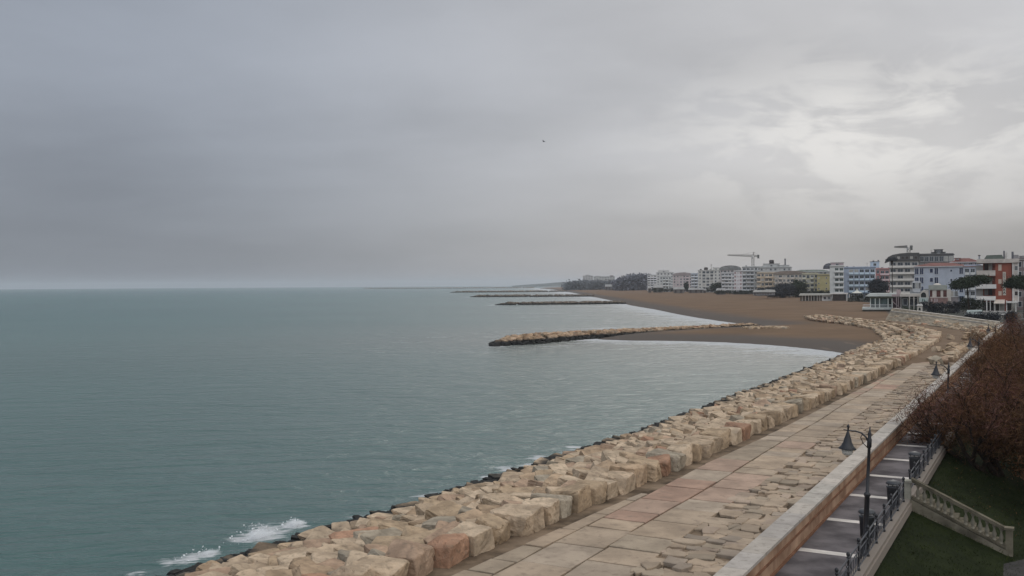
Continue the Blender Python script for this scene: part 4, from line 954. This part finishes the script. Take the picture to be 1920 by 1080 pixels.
for xa,xb in ((1743,1748),(1756,1763.5),(1768.5,1775)): MB().box(a(xa),a(xb),-.06,0,z(556.5),z(544.3)).build("opening",rb,t)
MB().box(a(1743),a(1777),-1.2,0,z(569),z(558)).build("lower_terrace",mat("rose_brick",(.23,.15,.13),.9,.2,.7),t)
for i,xc in enumerate((1747,1753,1757)): MB().box(a(xc-1.5),a(xc+1.2),-1.28,-1.2,z(566),z(559.5)).build("panel",pk,t)
MB().box(a(1777),a(1797),.6,9,0,z(549)).build("side_wing",mat("mauve_grey",(.20,.18,.175),.9,.2,.5),t); window(t,a(1785),.6,z(556),1.3,1.6); window(t,a(1792),.6,z(556),1.1,1.6)
pn=MB().box(a(1723),a(1740),-.5,-.3,z(566),z(558)).build("sign",mat("sign_pale_green",(.42,.46,.43),.8,.08,1),t)
gl_=mat("sign_green_mark",(.06,.14,.11))
mb=MB(); mb.box(a(1729),a(1730.6),-.54,-.5,z(564),z(560)).box(a(1730.6),a(1731.4),-.54,-.5,z(562.6),z(561.6)); mb.prism([(a(1732.2),z(564)),(a(1734.6),z(564)),(a(1733.4),z(560.2))],-.54,-.5); mb.build("sign_mark",gl_,pn)
t,a,z=low("curved_roof_house","grey house with a sweeping curved roof left of the villa",1702,1742,539,565,330)
MB().prism([(a(1706),0)]+[(a(1706+36*q),z(541.5+8.5*math.sin(math.pi*min(1,q*1.25))*(1-q*.4))) for q in (0,.1,.2,.3,.4,.5,.6,.7,.8,.9,1)]+[(a(1742),0)],0,8).build("wall",mat("curve_grey",(.27,.28,.28),.85,.15,.4),t)
MB().box(a(1711),a(1726),2,8,z(548),z(527)).build("upper_storey",plaster((.46,.46,.46)),t)
for xc in (1714,1719,1723.5): window(t,a(xc),2,z(541),1.0,2.0)
t,a,z=low("kiosk","small cream kiosk with an arched window at the sea wall",1719,1730,570,584,262)
MB().box(a(1719.5),a(1729.5),0,2.4,0,z(573.5)).build("wall",cream,t); MB().prism([(a(1718.5),z(573.5)),(a(1720),z(570.5)),(a(1729),z(570.5)),(a(1730.5),z(573.5))],-.3,2.7).build("roof",wht,t)
MB().prism([(a(1722),z(582)),(a(1722),z(578.5)),(a(1723.5),z(577)),(a(1725),z(577)),(a(1726),z(578.5)),(a(1726),z(582))],-.05,0).build("window",darkin,t)
t,a,z=low("beach_bar","long cream beach bar with a white roof and a whitewashed right end",1498,1560,550,564,486)
MB().box(a(1500),a(1559),0,8,0,z(554)).build("wall",mat("bar_brown",(.13,.11,.085),.9,.4,.3),t); MB().box(a(1541),a(1560),-.25,8,0,z(553.6)).build("white_end",wht,t)
MB().prism([(a(1497),z(554)),(a(1500),z(550.5)),(a(1570),z(550.5)),(a(1573),z(553.5))],-1.6,9).build("roof",mat("bar_roof",(.50,.49,.43),.8,.08,.5),t)
for xc in (1504,1510,1516,1521,1526,1532,1537): MB().box(a(xc-.6),a(xc+.6),-.3,0,0,z(554)).build("post",cream,t)
for xc in (1546.5,1554): window(t,a(xc),-.25,z(561),1.2,1.2,framew,shut)
for xc in (1523,1529,1512): MB().box(a(xc),a(xc+2.6),-.1,0,.3,z(555.5)).build("doorway",darkin,t)
t,a,z=low("beach_cabin","low dark timber cabin with a white frame beside the beach bar",1559,1592,549,564,480)
MB().box(a(1561),a(1586),0,7,0,z(551.5)).build("wall",mat("dark_timber",(.055,.045,.040),.9,.3,.6),t); MB().box(a(1558),a(1590),-.5,8,z(551.5),z(549.3)).build("roof",mat("bar_roof"," ") if False else wht,t)
mb=MB(); mb.box(a(1587),a(1588.6),-.4,0,0,z(551.5)).box(a(1592),a(1593.4),-.4,0,0,z(551.5)); mb.build("post",wht,t)
t,a,z=low("marquee","small white pyramid marquee in front of the light blue hotel",1596,1618,540,560,470)
mb=MB(); x0,x1=a(1596.5),a(1617.5); zt=z(549.5); L=x1-x0; top=((x0+x1)/2,L/2,z(540.5)); mid_=[((x0+x1)/2+sx_*L*.12,L/2+sy_*L*.12,zt+(z(540.5)-zt)*.42) for sx_,sy_ in ((-1,-1),(1,-1),(1,1),(-1,1))]
mb.add([(x0,0,zt),(x1,0,zt),(x1,L,zt),(x0,L,zt)]+mid_+[top],[(0,1,5,4),(1,2,6,5),(2,3,7,6),(3,0,4,7),(4,5,8),(5,6,8),(6,7,8),(7,4,8),(3,2,1,0)]); mb.build("canopy",mat("canvas",(.60,.59,.50),.8,.04,1),t)
for xx,yy in ((x0+.1,.1),(x1-.1,.1),(x0+.1,L-.1),(x1-.1,L-.1)): MB().tube([(xx,yy,0),(xx,yy,zt)],.07,6).build("pole",framew,t)
t,a,z=low("beach_restaurant","long low restaurant with a white roof and dark front on the sand",1412,1454,543,554,560)
MB().box(a(1413),a(1452),0,9,0,z(547.5)).build("wall",mat("navy_front",(.05,.05,.06),.8,.3,.3),t); MB().prism([(a(1411),z(547.8)),(a(1414),z(543.8)),(a(1431),z(544.2)),(a(1438),z(542.8)),(a(1453),z(543.8)),(a(1454),z(547.8))],-1.2,10).build("roof",mat("bar_roof2",(.52,.52,.48),.8,.08,.5),t)
for i in range(8): window(t,a(1416+i*4.8),0,.4,1.6,z(548.5)-.7,framew,shut)
for i,(x0,x1,yt,yb,lb) in enumerate(((1134,1157,533.2,537.2,"white-roofed long beach hut farthest to the left"),(1183,1201,532.5,537.2,"white beach hut before the dark far wood"),(1214,1222,535.5,540.2,"tiny pale beach hut left of the low white roofs"),(1224,1244,533.8,539.8,"pair of low white beach roofs below the penthouse block"),(1262,1284,538.2,542.5,"pale low beach hut before the pinkish block"),(1290,1320,539.6,543.4,"long white-roofed beach hut before the blue-grey block"),(1315,1325,541.5,546.3,"small bright white hut on the sand under the cream block"),(1342,1362,540.5,545.2,"long pale roof right of the round tree"),(1372,1412,544.5,548.5,"long thin white roof before the striped block"))):
    Yd=1480 if x0<1210 else 1010 if x0<1262 else 930 if x0<1330 else 790; t,a,z=low("beach_hut",lb,x0,x1,yt,yb,Yd,zb=-.3,group="beach huts")
    MB().box(a(x0)+.5,a(x1)-.5,0,6,0,z(yt)*.62).build("wall",mat("hut_wall",(.16,.145,.13),.9,.3,.2),t)
    MB().prism([(a(x0),z(yt)*.62),(a(x0)+.8,z(yt)),(a(x1)-.8,z(yt)),(a(x1),z(yt)*.62)],-.8,7).build("roof",mat("hut_roof",(.52,.52,.50),.8,.08,.3),t)
    for j in range(max(1,int((a(x1)-a(x0))/5))): MB().box(a(x0)+1.5+j*5,a(x0)+3.2+j*5,-.05,0,.3,z(yt)*.55).build("window",shut,t)
# white terrace fence and kiosk roof before the red hotel
t,a,z=low("terrace_fence","white terrace fence along the front of the red hotel",1843,1896,582.5,592,262,cat="fence")
mb=MB()
mb.box(a(1844),a(1889),0,.12,z(585.6),z(583.6)).box(a(1844),a(1896),0,.12,z(590.5),z(588)); mb.build("rail",wht,t)
for xc in (1844,1857,1887,1895): MB().box(a(xc-.9),a(xc+.9),-.1,.2,0,z(582.5)).build("post",wht,t)
MB().box(a(1844),a(1896),.3,.5,0,z(590)).build("panel",mat("dark_panel",(.03,.03,.04)),t)
t,a,z=low("market_stall","low stall with two white slanting tarpaulin roofs left of the white fence",1808,1843,578,592,250,cat="stall")
MB().prism([(a(1812),z(585)),(a(1813),z(582)),(a(1841),z(581.2)),(a(1842),z(583.5))],-1.2,3).build("roof",mat("tarp",(.46,.50,.47),.7,.08,1),t)
MB().prism([(a(1808),z(589)),(a(1815),z(584.5)),(a(1842),z(586.6)),(a(1841),z(589))],-2.2,-.5).build("lower_roof",mat("tarp",(.46,.50,.47)),t)
MB().box(a(1812),a(1841),-.4,2.6,0,z(584.9)).build("wall",mat("stall_dark",(.035,.035,.045),.8,.3,.5),t)
# hedges, trees
ever=mat("evergreen",(.034,.044,.026),.95,.25,.25,island=.5); dk=mat("hedge_dark",(.048,.052,.056),.95,.3,.3,island=.45)
def crown_tree(name,label,x0,x1,yt,yb,Yd,m,seed,yg=None,flat=False,n=130,group="round trees behind the beach",size=.28,npl=60,slant=0.):
    xm=(x0+x1)/2; X_=xat(xm,Yd); k=Yd/F_PX; rx=(x1-x0)/2*k; zt=zat(xm,yt,Yd); zb=zat(xm,yb,Yd); zg=0 if yg is None else zat(xm,yg,Yd)
    t=thing(name,label,"tree",(X_,Yd,zg),0,group); r=random.Random(seed); cs=[]; mb=MB()
    rx_=rx*.9; hz=(zt-zb)/2; cz=(zt+zb)/2-zg
    for i in range(n):
        d=Vector((r.gauss(0,1),r.gauss(0,1),r.gauss(0,1))).normalized()*r.uniform(.55,1)**.6
        if flat and d.z<-.1: d.z*=.35
        lump=1+(.24 if flat else .13)*math.sin(d.x*5+seed)+.13*math.sin(d.y*7+d.z*5)
        cs.append(Vector((d.x*rx_*lump,d.y*rx_*lump,cz+d.z*hz*(.92-abs(slant)*.35)*lump+slant*d.x*hz*.6)))
    th=max(.18,rx*.05); top=Vector((r.uniform(-.5,.5),0,cz-hz*.2)); mb.tube([(0,0,-.2),(top.x*.4,0,top.z*.5),top],[th*1.3,th,th*.8],8)
    for i in range(7):
        c=cs[i*5]; mb.tube([top*.85,top.lerp(c,.5)+Vector((0,0,-.3)),c],[th*.55,th*.35,th*.12],5,cap=False)
    mb.build("trunk",bark,t); leaves("crown",cs,size,m,t,npl,rx*.10+.15,1.3,seed,flat=.6 if flat else 1.); return t
crown_tree("round_tree","widest dark round tree right of the long low restaurant",1480,1513,525,556,600,ever,41)
crown_tree("round_tree","dark round tree joining the widest one on its left",1452,1489,531,557,590,dk,42)
crown_tree("round_tree","low dark tree right behind the long low restaurant",1438,1464,539,556,600,dk,43)
crown_tree("round_tree","dark round tree below the cream block, left of the white balconies",1333,1356,531,545,930,ever,44,n=90,size=.4)
crown_tree("round_tree","small pointed dark tree before the blue-grey block",1282,1291,530,542,1030,ever,45,n=60,size=.45)
crown_tree("round_tree","small dark tree at the foot of the apricot block",1418,1438,542,549,680,dk,46,n=60)
crown_tree("round_tree","dark tree between the blue hotel and the red and pink block",1628,1664,525,551,450,dk,47,n=170,size=.24)
crown_tree("umbrella_pine","umbrella pine with a wide slanting crown left of the red hotel",1787,1846,517,544,262,ever,48,yg=588,flat=True,slant=.9,n=190,group="umbrella pines",size=.16,npl=110)
crown_tree("umbrella_pine","umbrella pine cut by the right edge of the photo",1891,1950,516,549,245,ever,49,yg=600,flat=True,n=150,group="umbrella pines",size=.16,npl=110)
crown_tree("umbrella_pine","tall slim pine with a bare trunk before the large grey hotel",1664,1682,483,491,440,dk,50,yg=560,flat=True,n=40,group="umbrella pines",size=.2,npl=30)
hd=mat("hedge_green",(.035,.042,.028),.95,.3,.4,island=.45)
def hedge(label,x0,x1,yt,yb,Yd,m,seed,cat="hedge"):
    xm=(x0+x1)/2; X_=xat(xm,Yd); az=math.atan2(X_,Yd); k=Yd*math.cos(az)/F_PX; zb=zat(xm,yb,Yd); h=zat(xm,yt,Yd)-zb; L=(x1-x0)*k; r=random.Random(seed)
    t=thing("hedge",label,cat,(X_,Yd,zb),-az,"hedges along the seafront")
    cs=[Vector((r.uniform(-L/2,L/2),r.uniform(0,2.2),h*r.uniform(.08,.9)*(1+.12*math.sin(seed+i*.37)))) for i in range(int(L*11)+30)]
    mb=MB(); 
    for i in range(int(L/1.5)+1): mb.tube([(-L/2+i*1.5,1.1,-.2),(-L/2+i*1.5+.1,1.1,h*.7)],.06,5)
    mb.build("stems",bark,t); leaves("foliage",cs,.14,m,t,40,.28,1.3,seed)
hedge("dark hedge and shrubs before the marquee and the dark cabin",1590,1632,551,571,455,hd,61)
hedge("long dark blue-grey hedge under the seafront villa",1728,1800,566,587,268,dk,62)
hedge("dark green hedge between the villa and the red hotel",1796,1843,560,583,276,hd,63)
hedge("dark hedge along the street behind the end of the sea wall",1806,1872,589,603,205,dk,64)
hedge("low hedge at the foot of the yellow houses, behind the beach bar",1500,1562,545,553,560,hd,65)
hedge("low grey-green hedge at the left foot of the far town",1338,1440,544,551,745,hd,66)
hedge("dark planting at the edge of the sand under the pinkish far blocks",1222,1338,539.5,547,960,hd,67)
crown_tree("small_tree","small dark round tree behind the corner of the sea wall",1886,1903,588,602,190,dk,51,yg=611,n=60,group=None,size=.14)
# far woods, far coast
def wood(label,x0,x1,prof,Yd,seed,m):
    r=random.Random(seed); cs=[]
    for i in range(int((x1-x0)*9)):
        x=r.uniform(x0,x1); yt=float(np.interp(x,[p[0] for p in prof],[p[1] for p in prof])); zt=zat(x,yt,Yd); z=r.uniform(0,1)**.6*zt*(1+.04*math.sin(x*1.3)); cs.append((xat(x,Yd)+r.uniform(-3,3),Yd+r.uniform(0,60),max(.5,z)))
    o=leaves("woodland",cs,1.5,m,None,26,2.4,1.2,seed); tag(o,label,"wood",kind="stuff")
wm_=mat("far_wood_haze",(.125,.135,.14),.95,.25,.05,island=.35)  # distance haze put into the leaf colour as a paler grey
wood("low dark far wood at the left end of the town",1062,1172,[(1062,535),(1072,532.5),(1095,531),(1150,531.5),(1172,530)],1700,71,wm_)
wood("blue-grey mass of far trees right of the long grey block",1160,1217,[(1160,531),(1168,527),(1180,521.5),(1195,519.5),(1217,519)],1400,72,mat("far_wood_haze_blue",(.14,.145,.165),.95,.25,.05,island=.35))  # leaf colour paled and blued to stand for haze
mb=MB(); pts=[(960,536),(1000,533),(1030,531),(1060,528.5),(1100,527.5),(1200,527),(1300,527)]
Yd=5200; P=[(xat(x,Yd),zat(x,y-.2,Yd)) for x,y in pts]
for (xa,za),(xb,zb) in zip(P[:-1],P[1:]):
    mb.quad((xa,Yd,-4),(xb,Yd,-4),(xb,Yd+250,max(.5,zb)),(xa,Yd+250,max(.5,za))); mb.quad((xa,Yd+250,max(.5,za)),(xb,Yd+250,max(.5,zb)),(xb,Yd+900,-4),(xa,Yd+900,-4))
tag(mb.build("hills",mat("far_coast",(.07,.08,.07),.95,.3,.01)),kind="structure")
# cranes
cr=mat("crane_steel",(.22,.21,.19),.6,.1,1)
def crane(label,xm,ytop,yj,xj,xc,Yd,yap,rise):
    X_=xat(xm,Yd); az=math.atan2(X_,Yd); k=Yd*math.cos(az)/F_PX; t=thing("tower_crane",label,"crane",(X_,Yd,0),-az,"tower cranes above the roofs")
    zj=zat(xm,yj,Yd)
    def lattice(name,p0,p1,w0,w1,r,n):
        mb=MB(); p0=Vector(p0);p1=Vector(p1); d=(p1-p0).normalized(); s=d.cross(Vector((0,1,0))).normalized(); q=Vector((0,1,0))
        C=[[p0.lerp(p1,i/n)+(s*a_+q*b_)*(w0+(w1-w0)*i/n)/2 for a_,b_ in ((-1,-1),(1,-1),(1,1),(-1,1))] for i in range(n+1)]
        for j in range(4): mb.tube([c[j] for c in C],r,4)
        for i in range(n):
            for j in range(4): mb.tube([C[i][j],C[i+1][(j+1)%4]],r*.6,3,cap=False); mb.tube([C[i][j],C[i][(j+1)%4]],r*.6,3,cap=False)
        mb.build(name,cr,t)
    lattice("mast",(0,0,0),(0,0,zj),1.9,1.9,.20,14)
    xl=(xj-xm)*k; xr=(xc-xm)*k
    lattice("jib",(-.8,0,zj+.6),(xl,0,zj+.6+rise),1.5,.6,.16,18); lattice("counter_jib",(.8,0,zj+.6),(xr,0,zj+.2),1.3,1.3,.15,5)
    MB().box(xr-1.6,xr,-.8,.8,zj-1.6,zj+1.4).build("counterweight",mat("crane_weight",(.12,.12,.11)),t)
    if yap: za=zat(xm,yap,Yd); lattice("apex",(0,0,zj+.8),(.9,0,za),1.2,.3,.13,4); MB().tube([(.9,0,za),(xl*.55,0,zj+.9+rise*.55)],.06,4).tube([(.9,0,za),(xr*.9,0,zj+1)],.06,4).build("tie_rod",cr,t)
    MB().box(-1.1,-.1,-1.5,-.6,zj-1.8,zj+.3).build("cab",mat("crane_cab",(.3,.3,.29)),t)
crane("long-armed tower crane above the grey flat-roofed block",1412,473,481,1364,1424,800,472.5,.9)
crane("short tower crane above the large grey hotel's dark roof",1704,461,464.3,1677,1711.5,620,None,0)
# gull
gm=mat("gull_feather",(.10,.10,.11),.8,.2,3); p=Vector((xat(1021.5,150),150,zat(1021,265.5,150)))
t=MB(); t.tube([(0,-.22,0),(0,-.12,.015),(0,.02,.02),(0,.16,.0),(0,.26,0)],[.02,.05,.075,.045,.01],8)
for s_ in (-1,1): t.add([(s_*.04,.09,.03),(s_*.22,.13,.13),(s_*.42,.02,.10),(s_*.20,-.02,.12),(s_*.04,-.05,.03),(s_*.04,.09,.015),(s_*.22,.13,.115),(s_*.20,-.02,.105),(s_*.04,-.05,.015)],[(0,1,3,4),(1,2,3),(5,8,7,6),(6,7,2)])
o=t.build("gull",gm,None,True); o.location=p; o.rotation_euler=(0,.3,.9); tag(o,"small dark gull flying alone in the open sky above the groynes","bird")
# ------------------------------------------------------------------ haze
hz=MB(); hz.box(-14800,14800,-14800,14800,-12,75)
hm=bpy.data.materials.new("haze"); hm.use_nodes=True; tt=hm.node_tree; tt.nodes.clear(); pv=tt.nodes.new("ShaderNodeVolumePrincipled"); pv.inputs["Color"].default_value=(.80,.84,.9,1); pv.inputs["Density"].default_value=.00010; pv.inputs["Anisotropy"].default_value=.2
oo=tt.nodes.new("ShaderNodeOutputMaterial"); tt.links.new(pv.outputs[0],oo.inputs["Volume"])
tag(hz.build("haze",hm),kind="stuff",label="thin pale sea haze over the water and the town",cat="haze")
